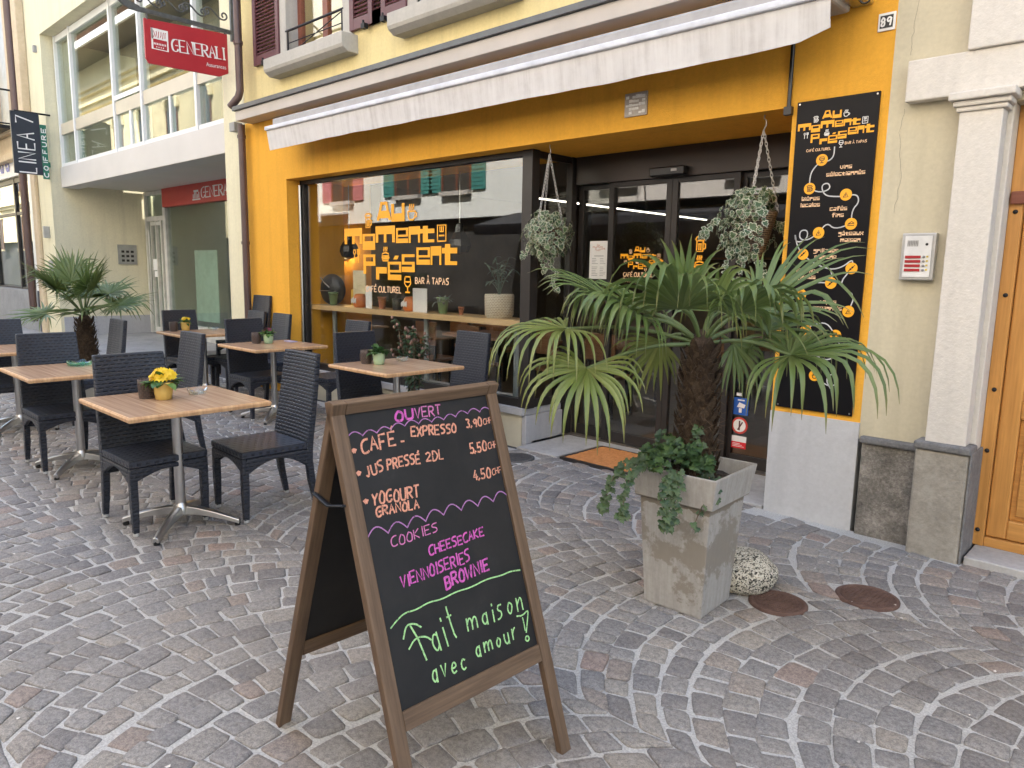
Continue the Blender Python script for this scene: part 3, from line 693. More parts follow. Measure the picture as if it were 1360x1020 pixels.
# hairline cracks in the olive plaster
for k, pts in enumerate(([(-1.40, 3.5), (-1.395, 3.1), (-1.41, 2.95), (-1.40, 2.86)], [(-1.41, 2.58), (-1.43, 2.45), (-1.40, 2.2), (-1.42, 1.95)])):
    q = []
    for a, c in zip(pts, pts[1:]): q += [(a[0]+(c[0]-a[0])*t/6+random.uniform(-.007, .007), a[1]+(c[1]-a[1])*t/6) for t in range(6)]
    b = MB(); b.ribbon(q, .0015, FY-.0012); b.build('plaster_crack', M['rim'], RB)
# intercom
IC = thing('door_intercom', 'grey metal intercom with four red name plates on the olive wall', 'intercom', (-1.255, FY, 1.6))
b = MB(); b.box(-1.345, -1.165, FY-.05, FY-.001, 1.595, 1.865); b.build('housing', plain('zinc_housing', (.46, .46, .45), .4, .6), IC, bevel=.006)
b = MB(); b.box(-1.327, -1.183, FY-.056, FY-.051, 1.612, 1.848); b.build('faceplate', plain('pale_faceplate', (.70, .70, .68), .4, .2), IC, bevel=.002)
b = MB()
for q in range(5):
    for k in range(7): b.box(-1.312+k*.0085, -1.306+k*.0085, FY-.0575, FY-.0555, 1.79+q*.007, 1.7935+q*.007)
b.build('speaker_grille', M['darkframe'], IC)
for q in range(4):
    z = 1.645+q*.025
    b = MB(); b.box(-1.318, -1.235, FY-.0605, FY-.0565, z, z+.016); b.build('name_plate', plain('red_plate', (.36, .02, .025), .35), IC, bevel=.001)
    b = MB(); b.M = Matrix.Translation((-1.219, FY-.0565, z+.008)) @ Matrix.Rotation(R(90), 4, 'X'); b.lathe([(.008, 0), (.0075, .004), (.003, .006)], 10); b.build('bell_button', plain('button_grey', (.25, .25, .24), .4), IC)
b = MB()
for q in range(4): b.box(-1.207, -1.196, FY-.0575, FY-.0562, 1.65+q*.025, 1.66+q*.025)
b.build('yellow_mark', plain('yellow_mark', (.6, .45, .05), .5), IC)
b = MB(); b.M = Matrix.Translation((-1.21, FY-.0562, 1.80)) @ Matrix.Rotation(R(90), 4, 'X'); b.lathe([(.008, 0), (.006, .003)], 12); b.build('lens', M['black'], IC)
# ------------------------------------------------------------------ menu board on the orange pillar
BD = thing('menu_sign', 'tall black menu panel with orange lettering and winding line on the orange pillar', 'sign', (-1.8, FY, .73))
b = MB(); b.box(-2.045, -1.55, FY-.016, FY-.001, .735, 2.70); b.build('panel', plain('gloss_black_panel', (.008, .0075, .0085), .36, 0, .05, 2, spec=.16), BD, bevel=.002)
BY = FY-.0175
logo(-1.80, 2.50, .235, BY, BD, (M['logo'], M['logo_white']))
caps('small_lettering', 'CAFÉ CULTUREL', -1.965, -1.81, 2.388, .0145, .0032, BY, M['logo_cream'], BD)
caps('small_lettering', 'BAR À TAPAS', -1.73, -1.60, 2.412, .0145, .0032, BY, M['logo_cream'], BD)
def smooth(p, n=2):
    p = [Vector(x) for x in p]
    for _ in range(n):
        q = [p[0]]
        for a, c in zip(p, p[1:]): q += [a*.75+c*.25, a*.25+c*.75]
        q.append(p[-1]); p = q
    return p
GLN = plain('grey_line', (.50, .50, .50), .6)
for k, c_ in enumerate(([(-1.791,2.403),(-1.791,2.343),(-1.825,2.317),(-1.862,2.33)], [(-1.862,2.33),(-1.92,2.273),(-1.931,2.217),(-1.926,2.159)], [(-1.926,2.159),(-1.859,2.13),(-1.795,2.148),(-1.81,2.19),(-1.856,2.175),(-1.83,2.111),(-1.76,2.10),(-1.697,2.1)], [(-1.697,2.1),(-1.632,2.109),(-1.616,2.06),(-1.654,2.015),(-1.653,1.931)],
    [(-1.653,1.931),(-1.751,1.90),(-1.80,1.944),(-1.847,1.881)], [(-1.847,1.881),(-1.911,1.835),(-1.967,1.843),(-1.967,1.90),(-1.915,1.90),(-1.92,1.838),(-1.99,1.82),(-2.0,1.89),(-1.98,1.80),(-1.937,1.747)], [(-1.937,1.747),(-1.901,1.716),(-1.848,1.683),(-1.754,1.65),(-1.682,1.667),(-1.622,1.72),(-1.627,1.66)], [(-1.627,1.66),(-1.70,1.553),(-1.59,1.50),(-1.624,1.394)], [(-1.754,1.652),(-1.74,1.61),(-1.745,1.567)], [(-1.745,1.567),(-1.84,1.57),(-1.90,1.55),(-1.93,1.50)], [(-1.69,1.239),(-1.75,1.32),(-1.83,1.30),(-1.88,1.27)], [(-1.69,1.239),(-1.64,1.15),(-1.72,1.07),(-1.80,1.10)], [(-1.80,.97),(-1.70,.90),(-1.64,.95),(-1.69,1.0),(-1.73,.95),(-1.68,.88)])):
    b = MB(); b.ribbon(smooth(c_), .0075, BY-.0003*(k % 3)); b.build('winding_line', GLN, BD)
kinds = ['glass', 'jar', 'x', 'cake', 'x', 'skew', 'skew', 'skew', 'x', 'cup', 'bun', 'x', 'cup']
for k, (cx, cz) in enumerate([(-1.862,2.33),(-1.926,2.159),(-1.698,2.109),(-1.653,1.931),(-1.847,1.881),(-1.937,1.747),(-1.627,1.66),(-1.745,1.567),(-1.624,1.394),(-1.69,1.239),(-1.93,1.49),(-1.88,1.26),(-1.80,.97)]):
    b1 = MB(); b2 = MB(); b1.prism([(cx+.036*math.cos(t*math.pi/12), cz+.036*math.sin(t*math.pi/12)) for t in range(24)], BY-.0022, BY-.001, 'xz')
    for i, st in enumerate(icon(kinds[k], cx-.018, cx+.018, cz-.018, cz+.018)): b2.ribbon(st, .0048, BY-.0026-.0002*i)
    rs = b1.build('round_symbol', M['logo'], BD); b2.build('symbol_drawing', M['black'], rs)
for (cx, cz, t1, t2, cc) in ((-1.712,2.266,'vins','sélectionnés',0), (-1.915,2.085,'bières','locales',0), (-1.737,2.015,'cafés','fins',0), (-1.65,1.862,'gâteaux','maison',0), (-1.793,1.758,'grillades','planche',0), (-1.90,1.63,'légumes','grillés',0), (-1.755,1.436,'tapas','espagnols',0)):
    blocks('small_lettering', t1, cx, cz, .0205, BY, M['logo_cream'], BD); blocks('small_lettering', t2, cx, cz-.040, .0205, BY, M['logo_cream'], BD)
b = MB()
for (x, z) in ((-2.03, .75), (-1.565, .75), (-2.03, 2.685), (-1.565, 2.685)):
    b.M = Matrix.Translation((x, FY-.016, z)) @ Matrix.Rotation(R(90), 4, 'X'); b.lathe([(.006, 0), (.005, .002)], 8)
b.build('panel_screws', M['alu'], BD)
# ------------------------------------------------------------------ awning
AW = thing('awning', 'rolled up awning with stained pale grey valance above the shop window', 'awning', (-5, FY, 3.2))
m = N('valance_canvas'); v = m.coord(scale=(9, 1, .5)); f = m.noise(v, 2, 6, .7); g = m.noise(m.coord(), 6, 5, .7)
m.set(m.ramp(m.mix(.4, f, g), [(.3, (.46, .44, .43)), (.5, (.61, .595, .585)), (.7, (.69, .68, .67))]), .85, 0, .2); m.bump(m.noise(m.coord(scale=(14, 1, 2)), 2, 3), .3, .01)
b = MB(); n = 140; x0, x1 = -8.10, -1.735; vs = []; fs = []
rows = 7
for i in range(n+1):
    x = x0+(x1-x0)*i/n
    for j in range(rows+1):
        t = j/rows; sag = .006*math.sin(x*1.3)+.003*math.sin(x*2.1+1)
        y = 4.385+t*.035+.006*t*math.sin(x*5+.7*math.sin(x*2.3))+.003*t*math.sin(x*13)
        z = 3.155-t*(.205+sag+.0015*math.sin(x*11))
        if i == n: x_ = x+.0*t
        if i > n-4 and t > .5: z += .012*(i-n+4)*(t-.5)*2
        vs.append((x, y, z))
for i in range(n):
    for j in range(rows): fs.append((i*(rows+1)+j, (i+1)*(rows+1)+j, (i+1)*(rows+1)+j+1, i*(rows+1)+j+1))
k = len(vs); vs2 = [(x, y+.004, z) for x, y, z in vs]
b.add(vs, fs, 0, True); b.add(vs2, [f[::-1] for f in fs], 0, True); b.build('valance', m.m, AW)
b = MB(); b.box(x0-.01, x1+.02, 4.36, 4.44, 3.158, 3.205); b.build('front_rail', plain('white_rail', (.60, .62, .67), .6, .0), AW, bevel=.012)
b = MB(); b.box(x0+.03, x1-.02, 4.441, 4.76, 3.17, 3.30); b.build('cassette', plain('grey_cassette', (.35, .34, .33), .6), AW, bevel=.02)
b = MB(); b.box(x1-.02, x1+.10, 4.50, FY-.001, 3.20, 3.30); b.box(x0-.02, x0+.03, 4.5, FY-.001, 3.18, 3.30); b.build('end_bracket', M['alu'], AW, bevel=.01)
b = MB(); b.M = Matrix.Translation((x1+.13, 4.56, 3.17)) @ Matrix.Rotation(R(90), 4, 'X'); b.tube([(.03*math.cos(t), .03*math.sin(t), 0) for t in [i*.5 for i in range(13)]], .006, 6); b.M = Matrix(); b.tube([(x1+.09, 4.58, 3.24), (x1+.12, 4.56, 3.20)], .008, 6); b.build('crank_eye', M['black'], AW)
# ------------------------------------------------------------------ office building next door
OB = thing('office_building', 'cream modern office building with wide mullioned glazing and white canopy', 'building', (-14, FY, 0))
b = MB()
b.box(-9.98, -9.4, FY-.01, 7.2, 0, 12.2)                     # right column
b.box(-18.75, -18.02, FY, 6.66, 0, 12.2)                     # left pier
b.box(-18.02, -9.98, FY, 8, 6.25, 12.2)                      # wall above the glazing
b.box(-18.75, -18.02, 6.66, 8, 0, 12.2)
b.build('wall', M['cream'], OB)
b = MB(); b.box(-18.018, -17.99, 4.85, 6.64, 0, .46); b.build('grey_plinth', M['greyplinth'], OB)
b = MB(); b.box(-17.95, -9.99, 4.97, 5.3, 3.20, 3.62); b.build('canopy', plain('canopy_white', (.56, .54, .515), .5, 0, .06, 1), OB, bevel=.01)
b = MB(); b.box(-18.0, -9.99, 5.301, 6.75, 3.26, 3.32); b.build('canopy_soffit', plain('soffit_white', (.58, .55, .50), .55, 0, .05, 1), OB)
wp = plain('window_white', (.72, .73, .72), .4, 0, .04)
b = MB(); gy = 5.06; xs = [-17.95, -17.0, -14.75, -13.45, -11.35, -9.99]
for x in xs[:]: b.box(x-.035, x+.035, gy-.05, gy+.1, 3.63, 6.25)
b.box(-17.95, -9.99, gy-.03, gy+.08, 6.12, 6.24); b.box(-17.95, -9.99, gy-.03, gy+.08, 3.63, 3.70)
b.box(-14.1, -14.02, gy-.02, gy+.06, 3.7, 4.28); b.box(-12.4, -12.34, gy-.02, gy+.06, 3.7, 4.28); b.box(-14.70, -13.5, gy-.045, gy-.03, 4.52, 4.60)
OW = b.build('window_frame', wp, OB)
b = MB()
for i in range(5): b.box(xs[i]+.036, xs[i+1]-.036, gy-.028, gy+.08, 4.28, 4.50)
b.build('spandrel', plain('beige_spandrel', (.52, .47, .37), .35, 0, .12, 1.2), OW)
b = MB()
for i in range(5): b.box(xs[i]+.05, xs[i+1]-.05, gy, gy+.012, 3.70, 4.28); b.box(xs[i]+.05, xs[i+1]-.05, gy, gy+.012, 4.50, 6.12)
b.build('pane', M['glass_office'], OW)
b = MB(); b.box(-17.9, -10.0, 6.6, 6.7, 3.7, 6.2); b.box(-17.9, -10, 5.2, 6.6, 6.14, 6.2); b.build('office_inside', plain('office_grey', (.14, .135, .125), .9, 0, .3, .6), OB)
b = MB(); b.box(-17.9, -17.03, 5.16, 5.18, 3.7, 6.1); b.build('blind', plain('beige_blind', (.42, .40, .33), .8), OB)
# recessed entrance and shop front
ry = 6.66
b = MB(); b.box(-17.98, -17.9, ry-.03, ry+.1, .05, 3.25); b.box(-16.95, -16.86, ry-.03, ry+.1, .05, 3.25); b.box(-17.9, -16.95, ry-.02, ry+.08, 2.60, 2.70); b.box(-17.9, -16.95, ry-.02, ry+.08, 3.17, 3.25)
b.box(-17.72, -17.66, ry-.02, ry+.06, .08, 2.6); b.box(-17.40, -17.36, ry-.03, ry+.06, .1, 2.6); b.box(-17.15, -17.09, ry-.02, ry+.06, .08, 2.6); b.box(-17.66, -17.15, ry-.015, ry+.06, 2.5, 2.58); b.box(-17.66, -17.15, ry-.015, ry+.06, .08, .2)
OD = b.build('entrance_door', plain('door_frame_cream', (.62, .60, .54), .4), OB)
b = MB(); b.box(-17.9, -16.95, ry+.02, ry+.03, .1, 2.60); b.box(-17.9, -16.95, ry+.02, ry+.03, 2.70, 3.17); b.build('pane', M['glass_office'], OD)
b = MB(); b.box(-17.60, -17.40, ry-.035, ry-.03, 1.5, 1.75); b.box(-17.55, -17.38, ry-.036, ry-.031, 1.35, 1.48); b.build('door_notice', M['offwhite'], OD)
b = MB(); b.tube([(-17.64, ry-.08, 1.0), (-17.64, ry-.08, 2.4)], .02, 8); b.build('pull_bar', M['alu'], OD)
b = MB(); b.box(-16.86, -9.99, ry-.02, ry+.1, .05, .35); b.box(-16.86, -16.8, ry-.03, ry+.1, .35, 2.86); b.box(-13.6, -13.55, ry-.02, ry+.08, .35, 2.86); OS = b.build('shopfront_frame', plain('frame_pale', (.5, .5, .47), .4), OB)
b = MB(); b.box(-16.8, -9.99, ry+.02, ry+.03, .35, 2.86); b.build('pane', M['glass_office'], OS)
b = MB(); b.box(-16.86, -9.99, ry-.06, ry+.05, 2.87, 3.26); RBn = b.build('sign_band', M['redband'], OB)
b = MB()
write(b, 'GENERALI', (-14.88, 2.965), (-13.45, 2.965), .20, .042, ry-.062, wfun=lambda dx, dy: .042 if abs(dy) > abs(dx)*.8 else .018, serif=.035, fill=.80)
b.box(-15.30, -14.93, ry-.064, ry-.061, 2.93, 2.96)
for q in range(5): b.box(-15.27+q*.065, -15.235+q*.065, ry-.064, ry-.061, 2.97, 3.02+.035*(q % 3)+.03)
b.box(-15.23, -15.01, ry-.0645, ry-.0615, 3.09, 3.13); b.build('band_lettering', M['logo_white'], RBn)
b = MB(); b.box(-16.4, -15.3, ry+.4, ry+.42, .4, 1.95); b.build('green_poster', plain('pale_green_film', (.40, .52, .44), .7), OB)
b = MB(); b.box(-13.5, -11.0, ry+.3, ry+.32, .55, 2.2); b.build('grey_film', plain('grey_film', (.30, .31, .30), .7), OB)
b = MB(); b.box(-17.8, -10.0, 9.4, 9.5, 0, 3.25); b.box(-17.9, -17.8, 6.8, 9.5, 0, 3.25); b.box(-17.8, -10, 6.8, 9.4, 3.2, 3.25); b.box(-17.8, -10, 6.76, 9.4, .0, .06, 0); b.build('lobby', plain('lobby_pale', (.40, .42, .36), .8, 0, .2, .5), OB)
b = MB(); b.box(-18.016, -17.99, 6.02, 6.42, 1.62, 2.06); bl = b.build('bell_panel', plain('steel_panel', (.42, .42, .40), .4, .6), OB)
b = MB()
for q in range(3):
    for k in range(3): b.box(-17.99, -17.98, 6.09+.1*k, 6.15+.1*k, 1.68+.1*q, 1.73+.1*q)
b.build('bell_button', M['darkframe'], bl)
b = MB(); b.box(-18.40, -18.32, FY-.12, FY-.001, 2.15, 2.40); b.box(-18.42, -18.25, FY-.05, FY-.001, 1.45, 1.68); b.build('wall_fitting', plain('fitting_grey', (.4, .4, .38), .5, .4), OB, bevel=.01)
b = MB(); b.box(-18.36, -18.28, FY-.06, FY-.001, 5.95, 6.08); b.box(-9.60, -9.46, FY-.12, FY-.011, 3.36, 3.47); b.build('wall_socket', plain('socket_grey', (.3, .3, .29), .6), OB)
# ------------------------------------------------------------------ hanging red sign on a wrought iron bracket
HS = thing('hanging_sign', 'red insurance sign with white serif letters under a wrought iron scroll bracket', 'sign', (-9.6, 4.78, 4.3))
sx = -9.6
b = MB(); pl = [(3.665, 4.02), (3.715, 3.97), (4.60, 4.035), (4.70, 4.06), (4.70, 4.56), (3.665, 4.52)]
b.prism([(3.66, 4.07), (3.70, 4.015), (4.57, 4.03), (4.69, 4.09), (4.69, 4.575), (3.66, 4.52)], sx-.03, sx, 'yz'); sp = b.build('sign_panel', M['red'], HS, bevel=.004)
b = MB()
b.box(sx, sx+.003, 3.74, 3.93, 4.31, 4.43); b.box(sx, sx+.003, 3.735, 3.755, 4.19, 4.43)
b.box(sx, sx+.0035, 3.92, 3.935, 4.19, 4.43); b.box(sx, sx+.0038, 3.75, 3.925, 4.19, 4.20); b.box(sx, sx+.0036, 3.75, 3.925, 4.415, 4.43)
for q in range(8): b.box(sx, sx+.0032, 3.762+q*.019, 3.772+q*.019, 4.245, 4.268)
for q in range(4): b.box(sx, sx+.0032, 3.79+q*.026, 3.80+q*.026, 4.215, 4.228)
b.build('sign_emblem', M['white'], sp)
b = MB()
for k in range(6): b.ribbon([(3.76+k*.027, 4.325+.012*(k % 2)), (3.775+k*.025, 4.36+.02*(k % 3)), (3.765+k*.029, 4.40)], .008, sx+.0045+.0002*k, 'yz')
b.build('emblem_drawing', M['red'], sp)
b = MB(); write(b, 'GENERALI', (3.98, 4.215), (4.665, 4.252), .14, .03, sx+.004, 'yz', wfun=lambda dx, dy: .022 if abs(dy) > abs(dx)*.8 else .010, serif=.017, fill=.78)
b.build('sign_lettering', M['logo_white'], sp)
tm = Matrix.Translation((sx+.004, 4.66, 4.135)) @ Matrix.Rotation(R(90), 4, 'Z') @ Matrix.Rotation(R(90), 4, 'X') @ Matrix.Rotation(R(2.5), 4, 'Z')
font_text('sign_lettering', 'Assurances', .068, M['logo_white'], sp, tm, align='RIGHT', sx=.85)
b = MB(); b.box(sx-.035, sx+.01, 3.50, 4.76, 4.585, 4.63); b.prism([(3.38, 4.66), (3.46, 4.60), (3.62, 4.58), (3.62, 4.64), (3.48, 4.68)], sx-.03, sx+.006, 'yz'); b.box(sx-.02, sx+.02, 4.74, 4.785, 4.5, 5.1)
b.tube([(sx-.01, 3.7, 4.60), (sx-.01, 3.7, 4.51)], .012, 6); b.tube([(sx-.01, 4.66, 4.60), (sx-.01, 4.66, 4.56)], .012, 6)
def clothoid(cy, cz, size, flip, rot):
    P = [(0, 0)]; n = 60
    for sg in (1, -1):
        x = z = 0; half = []
        for i in range(n):
            t = (i+.5)/n*2.6; an = t*t; x += math.cos(an)*2.6/n*sg; z += math.sin(an)*2.6/n*sg; half.append((x, z))
        P = half[::-1]+P if sg == -1 else P+half
    c, s_ = math.cos(rot), math.sin(rot)
    return [(sx-.012, cy+flip*size*(x*c-z*s_), cz+size*(x*s_+z*c)) for x, z in P]
for k in range(4): b.tube(clothoid(3.74+k*.27, 4.73+.02*k, .125, 1, -.75), .0105, 6)
b.tube([(sx-.012, 3.45, 4.68), (sx-.012, 3.9, 4.98), (sx-.012, 4.76, 5.15)], .014, 6)
b.build('scroll_bracket', plain('weathered_zinc_iron', (.10, .105, .105), .5, .5, .3, 20), HS)
# ------------------------------------------------------------------ far building on the left and its signs
LB = thing('stone_house', 'old sandstone house with iron balcony, dark drainpipes and grey marble shop base', 'building', (-22, FY, 0))
st_ = wornstone('sandstone', (.48, .38, .25), (.58, .47, .32), (.66, .55, .39), 1.5, .2, 25)
b = MB(); b.box(-40, -18.76, FY+.02, 9, 3.62, 12.8); b.box(-40, -23.4, FY+.02, 9, 0, 3.62); b.box(-19.02, -18.76, FY+.02, 9, 0, 3.62); b.box(-40, -19.02, 8, 9, 0, 3.62); b.build('wall', M['cream'], LB)
b = MB(); b.box(-19.45, -19.1, FY-.14, FY+.019, 4.86, 12.8); b.box(-19.6, -18.95, FY-.2, FY+.019, 4.62, 4.85); b.box(-40, -19.65, FY-.18, FY+.019, 3.95, 4.1); b.box(-40, -19.65, FY-.1, FY+.019, 4.101, 4.5); b.box(-40, -19.65, FY-.22, FY+.019, 4.501, 4.62); b.box(-19.3, -19.0, FY-.06, FY+.019, .0, 4.6); b.build('stone_trim', st_, LB, bevel=.02)
b = MB(); b.tube([(-19.75, FY-.1, 12.5), (-19.75, FY-.1, 4.75)], .10, 10); b.tube([(-19.35, FY-.18, 3.6), (-19.35, FY-.18, .3)], .075, 10); b.build('downpipe', M['brownpipe'], LB)
b = MB(); b.box(-40, -19.45, FY-.05, FY+.4, -.05, .98); b.build('marble_base', wornstone('grey_marble', (.22, .23, .24), (.28, .29, .30), (.36, .37, .38), 2, .1, 30), LB, bevel=.01)
b = MB(); b.box(-20.55, -20.15, FY-.06, FY+.019, 4.9, 7.6); b.box(-21.9, -21.5, FY-.06, FY+.019, 4.9, 7.6); b.box(-21.9, -20.15, FY-.08, FY+.019, 7.6, 7.9); wf_ = b.build('window_surround', st_, LB, bevel=.015)
b = MB(); b.box(-21.5, -20.55, FY+.0, FY+.021, 4.8, 7.6); b.build('window_pane', plain('pale_curtain_window', (.42, .42, .38), .3), wf_)
b = MB()
for k in range(11): b.tube([(-22.0+k*.2, FY-.62, 4.66), (-22.0+k*.2, FY-.66, 4.9), (-22.0+k*.2, FY-.58, 5.4)], .014, 5)
b.tube([(-22.1, FY-.58, 5.4), (-19.9, FY-.58, 5.4), (-19.9, FY-.1, 5.4)], .022, 6); b.tube([(-22.1, FY-.62, 4.68), (-19.9, FY-.62, 4.68), (-19.9, FY-.1, 4.68)], .018, 6); b.box(-22.3, -19.85, FY-.68, FY-.221, 4.56, 4.64)
b.build('balcony', M['iron'], LB)
b = MB()
for x in (-23.35, -21.2, -20.35, -19.75): b.box(x-.05, x+.05, FY+.05, FY+.15, .98, 3.6)
b.box(-23.3, -19.7, FY+.06, FY+.14, 2.75, 2.82); b.box(-23.3, -19.7, FY+.06, FY+.14, 3.5, 3.62); b.box(-23.3, -19.7, FY+.06, FY+.14, .98, 1.03); b.box(-20.3, -19.75, FY+.062, FY+.13, 1.86, 1.9)
b.box(-19.72, -19.45, FY+.0, FY+.3, .98, 3.62, 1)
b.build('shopfront_frame', [M['darkframe'], wp], LB)
b = MB(); b.box(-23.3, -19.7, FY+.09, FY+.1, 1.03, 3.5); b.build('pane', M['glass_office'], LB)
b = MB(); b.box(-23.3, -19.7, FY+1.5, FY+1.6, .98, 3.6); b.build('shop_inside', M['room'], LB)
ps = MB(); ps.box(-20.30, -19.8, FY+.16, FY+.17, 1.05, 2.72); po = ps.build('window_poster', plain('mauve_poster', (.19, .165, .19), .6, 0, .2, 2), LB)
b = MB(); b.prism([(-20.05+.13*math.cos(t*.42), 2.0+.2*math.sin(t*.42)) for t in range(15)], FY+.152, FY+.159, 'xz'); b.prism([(-20.17, 1.1), (-20.13, 1.75), (-20.0, 1.85), (-19.92, 1.75), (-19.88, 1.1)], FY+.152, FY+.159, 'xz'); b.build('poster_figure', plain('poster_tan', (.30, .20, .16), .6, 0, .3, 5), po)
b = MB(); write(b, 'dd', (-21.95, 3.78), (-20.9, 3.78), .42, .10, FY-.03+.0, fill=.8); b.box(-40, -19.66, FY-.02, FY+.019, 3.63, 3.949, 1); b.build('shop_lettering', [M['bluesign'], M['offwhite']], LB)
HD = thing('salon_sign', 'dark navy hanging sign with tall thin white letters reading upward', 'sign', (-18.6, 4.7, 3.5))
X = -17.9
b = MB(); b.box(X-.06, X, 4.13, 4.635, 3.42, 4.64); np_ = b.build('sign_panel', M['navy'], HD, bevel=.004)
b = MB(); write(b, 'LINEA 7', (4.52, 3.45), (4.52, 4.62), .30, .026, X+.004, 'yz', fill=.66); b.build('sign_lettering', M['logo_white'], np_)
b = MB(); b.tube([(X-.03, 4.2, 4.65), (X-.03, 4.85, 4.65)], .02, 6); b.build('sign_arm', M['iron'], HD)
HG = thing('green_salon_sign', 'narrow green sign with white letters fixed beside the navy sign', 'sign', (-18.6, 4.8, 3.4))
b = MB(); b.box(X-.05, X-.01, 4.64, 4.755, 3.35, 4.44); b.box(X-.18, X-.02, 4.70, 4.789, 3.6, 3.7); gp_ = b.build('sign_panel', M['greensign'], HG, bevel=.004)
b = MB(); write(b, 'COIFFURE', (4.735, 3.39), (4.735, 4.42), .075, .018, X-.006, 'yz', fill=.58); b.build('sign_lettering', M['logo_white'], gp_)
# ------------------------------------------------------------------ houses across the lane (seen mirrored in the glass)
OY = -4.4
def house_opposite(nm, label, x0, x1, wall, shut, groups, h=12, shopz=3.1, shopcol='dark_shop', arch=False):
    t = thing(nm, label, 'building', ((x0+x1)/2, OY, 0))
    b = MB(); b.box(x0, x1, OY-6, OY, shopz, h); b.box(x0, x1, OY-6, OY-.3, 0, shopz, 1)
    b.build('wall', [wall, plain(shopcol, (.045, .042, .04), .5, 0, .4, 1)], t)
    wd_ = bpy.data.materials.get('window_dark') or plain('window_dark', (.05, .048, .045), .15)
    for xc in groups:
        for zc in ((3.85, 6.9) if not arch else (2.6, 6.5)):
            hh = 1.7 if not arch else 2.2
            b = MB(); b3 = MB(); b4 = MB()
            b.box(xc-.55, xc+.55, OY-.02, OY+.03, zc, zc+hh)
            b3.box(xc-.62, xc+.62, OY, OY+.16, zc-.12, zc)
            for q in (-.62, -.0, .56): b4.box(xc+q, xc+q+.06, OY+.03, OY+.05, zc, zc+hh)
            if arch:
                b.prism([(xc+.55*math.cos(k*math.pi/10), zc+hh+.55*math.sin(k*math.pi/10)) for k in range(11)], OY-.02, OY+.03, 'xz')
                b3.tube([(xc+.7*math.cos(k*math.pi/12), OY+.05, zc+hh+.7*math.sin(k*math.pi/12)) for k in range(13)], .14, 6)
            wo = b.build('window', wd_, t); b3.build('sill', M['fascia'] if not arch else wall, wo); b4.build('frame', M['mahog'], wo)
            if shut:
                for s0 in (xc-1.18, xc+.66):
                    b2 = MB(); b2.box(s0, s0+.52, OY+.01, OY+.06, zc, zc+hh)
                    for q in range(14): b2.box(s0+.06, s0+.46, OY+.06, OY+.075, zc+.1+q*.11, zc+.16+q*.11)
                    b2.build('shutter', shut, wo)
    if arch:
        b = MB()
        for zz in (5.6, 9.6, 10.2, 11.0): b.box(x0, x1, OY, OY+.34, zz, zz+.16); b.box(x0, x1, OY, OY+.18, zz-.2, zz)
        b.build('string_course', wall, t)
        b = MB(); b.box(x0, x1, OY+.01, OY+1.5, 12.35, 12.5); b.build('eave_soffit', plain('eave_brown', (.20, .155, .11), .8), t)
        b = MB(); b.box(x0, x1, OY+1.501, OY+1.62, 12.3, 12.62)
        for q in range(3): b.box(x0, x1, OY+1.3-.3*q, OY+1.42-.3*q, 12.64+.14*q, 12.72+.14*q)
        b.build('gutter', M['white'], t)
    b = MB(); b.box(x0, x1, OY-6.2, OY+.35, h, h+.25); b.build('roof', plain('far_roof', (.22, .12, .09), .8), t)
    return t
teal = plain('teal_shutter', (.06, .25, .22), .5); pink = plain('pink_shutter', (.50, .18, .19), .5)
house_opposite('townhouse', 'white house with teal shutters mirrored in the shop window', -19.5, -13.2, stucco('opposite_white', (.82, .82, .77), .05, .2), teal, (-18.1, -15.9))
house_opposite('townhouse', 'pale house with pink shutters mirrored at the left of the shop window', -26.5, -19.52, stucco('opposite_pale', (.72, .70, .62), .05, .2), pink, (-24.5, -21.6))
house_opposite('townhouse', 'peach house mirrored above the entrance doors', -13.18, 2.4, stucco('opposite_peach', (.70, .64, .58), .05, .2), None, (-11.2, -7.6, -4.0, -.5), shopz=3.4)
house_opposite('townhouse', 'yellow arcaded hall mirrored in the office windows', -95, -26.52, stucco('opposite_yellow', (.66, .57, .36), .3, .2), None, (-90, -84, -78, -72, -66.5, -61, -56, -52.4, -49, -45.6, -42.2, -38.8, -35.4, -32, -28.6), h=14, arch=True)
house_opposite('townhouse', 'cream house at the near end of the lane opposite the wooden door', 2.42, 16, stucco('opposite_cream', (.70, .64, .5), .05, .2), None, (5, 8.5, 12), shopz=3.2)
aw2 = thing('shop_awning', 'white shop awning across the lane mirrored at the left end of the shop window', 'awning', (-22.7, OY, 3.1))
b = MB(); b.prism([(OY+.02, 3.5), (OY+1.1, 3.36), (OY+1.1, 3.1), (OY+1.06, 3.1), (OY+1.06, 3.3), (OY+.02, 3.44)], -24.2, -21.3, 'yz'); b.build('awning_cloth', plain('white_awning_cloth', (.8, .8, .78), .8), aw2)
aw = thing('shop_awning', 'dark shop awning across the lane mirrored in the entrance glass', 'awning', (-10, OY, 2.8))
b = MB(); b.prism([(OY+.02, 3.15), (OY+1.5, 2.75), (OY+1.5, 2.5), (OY+1.48, 2.5), (OY+1.48, 2.72), (OY+.02, 3.1)], -13.6, -4.5, 'yz'); b.build('awning_cloth', plain('black_awning_cloth', (.03, .03, .035), .8), aw)
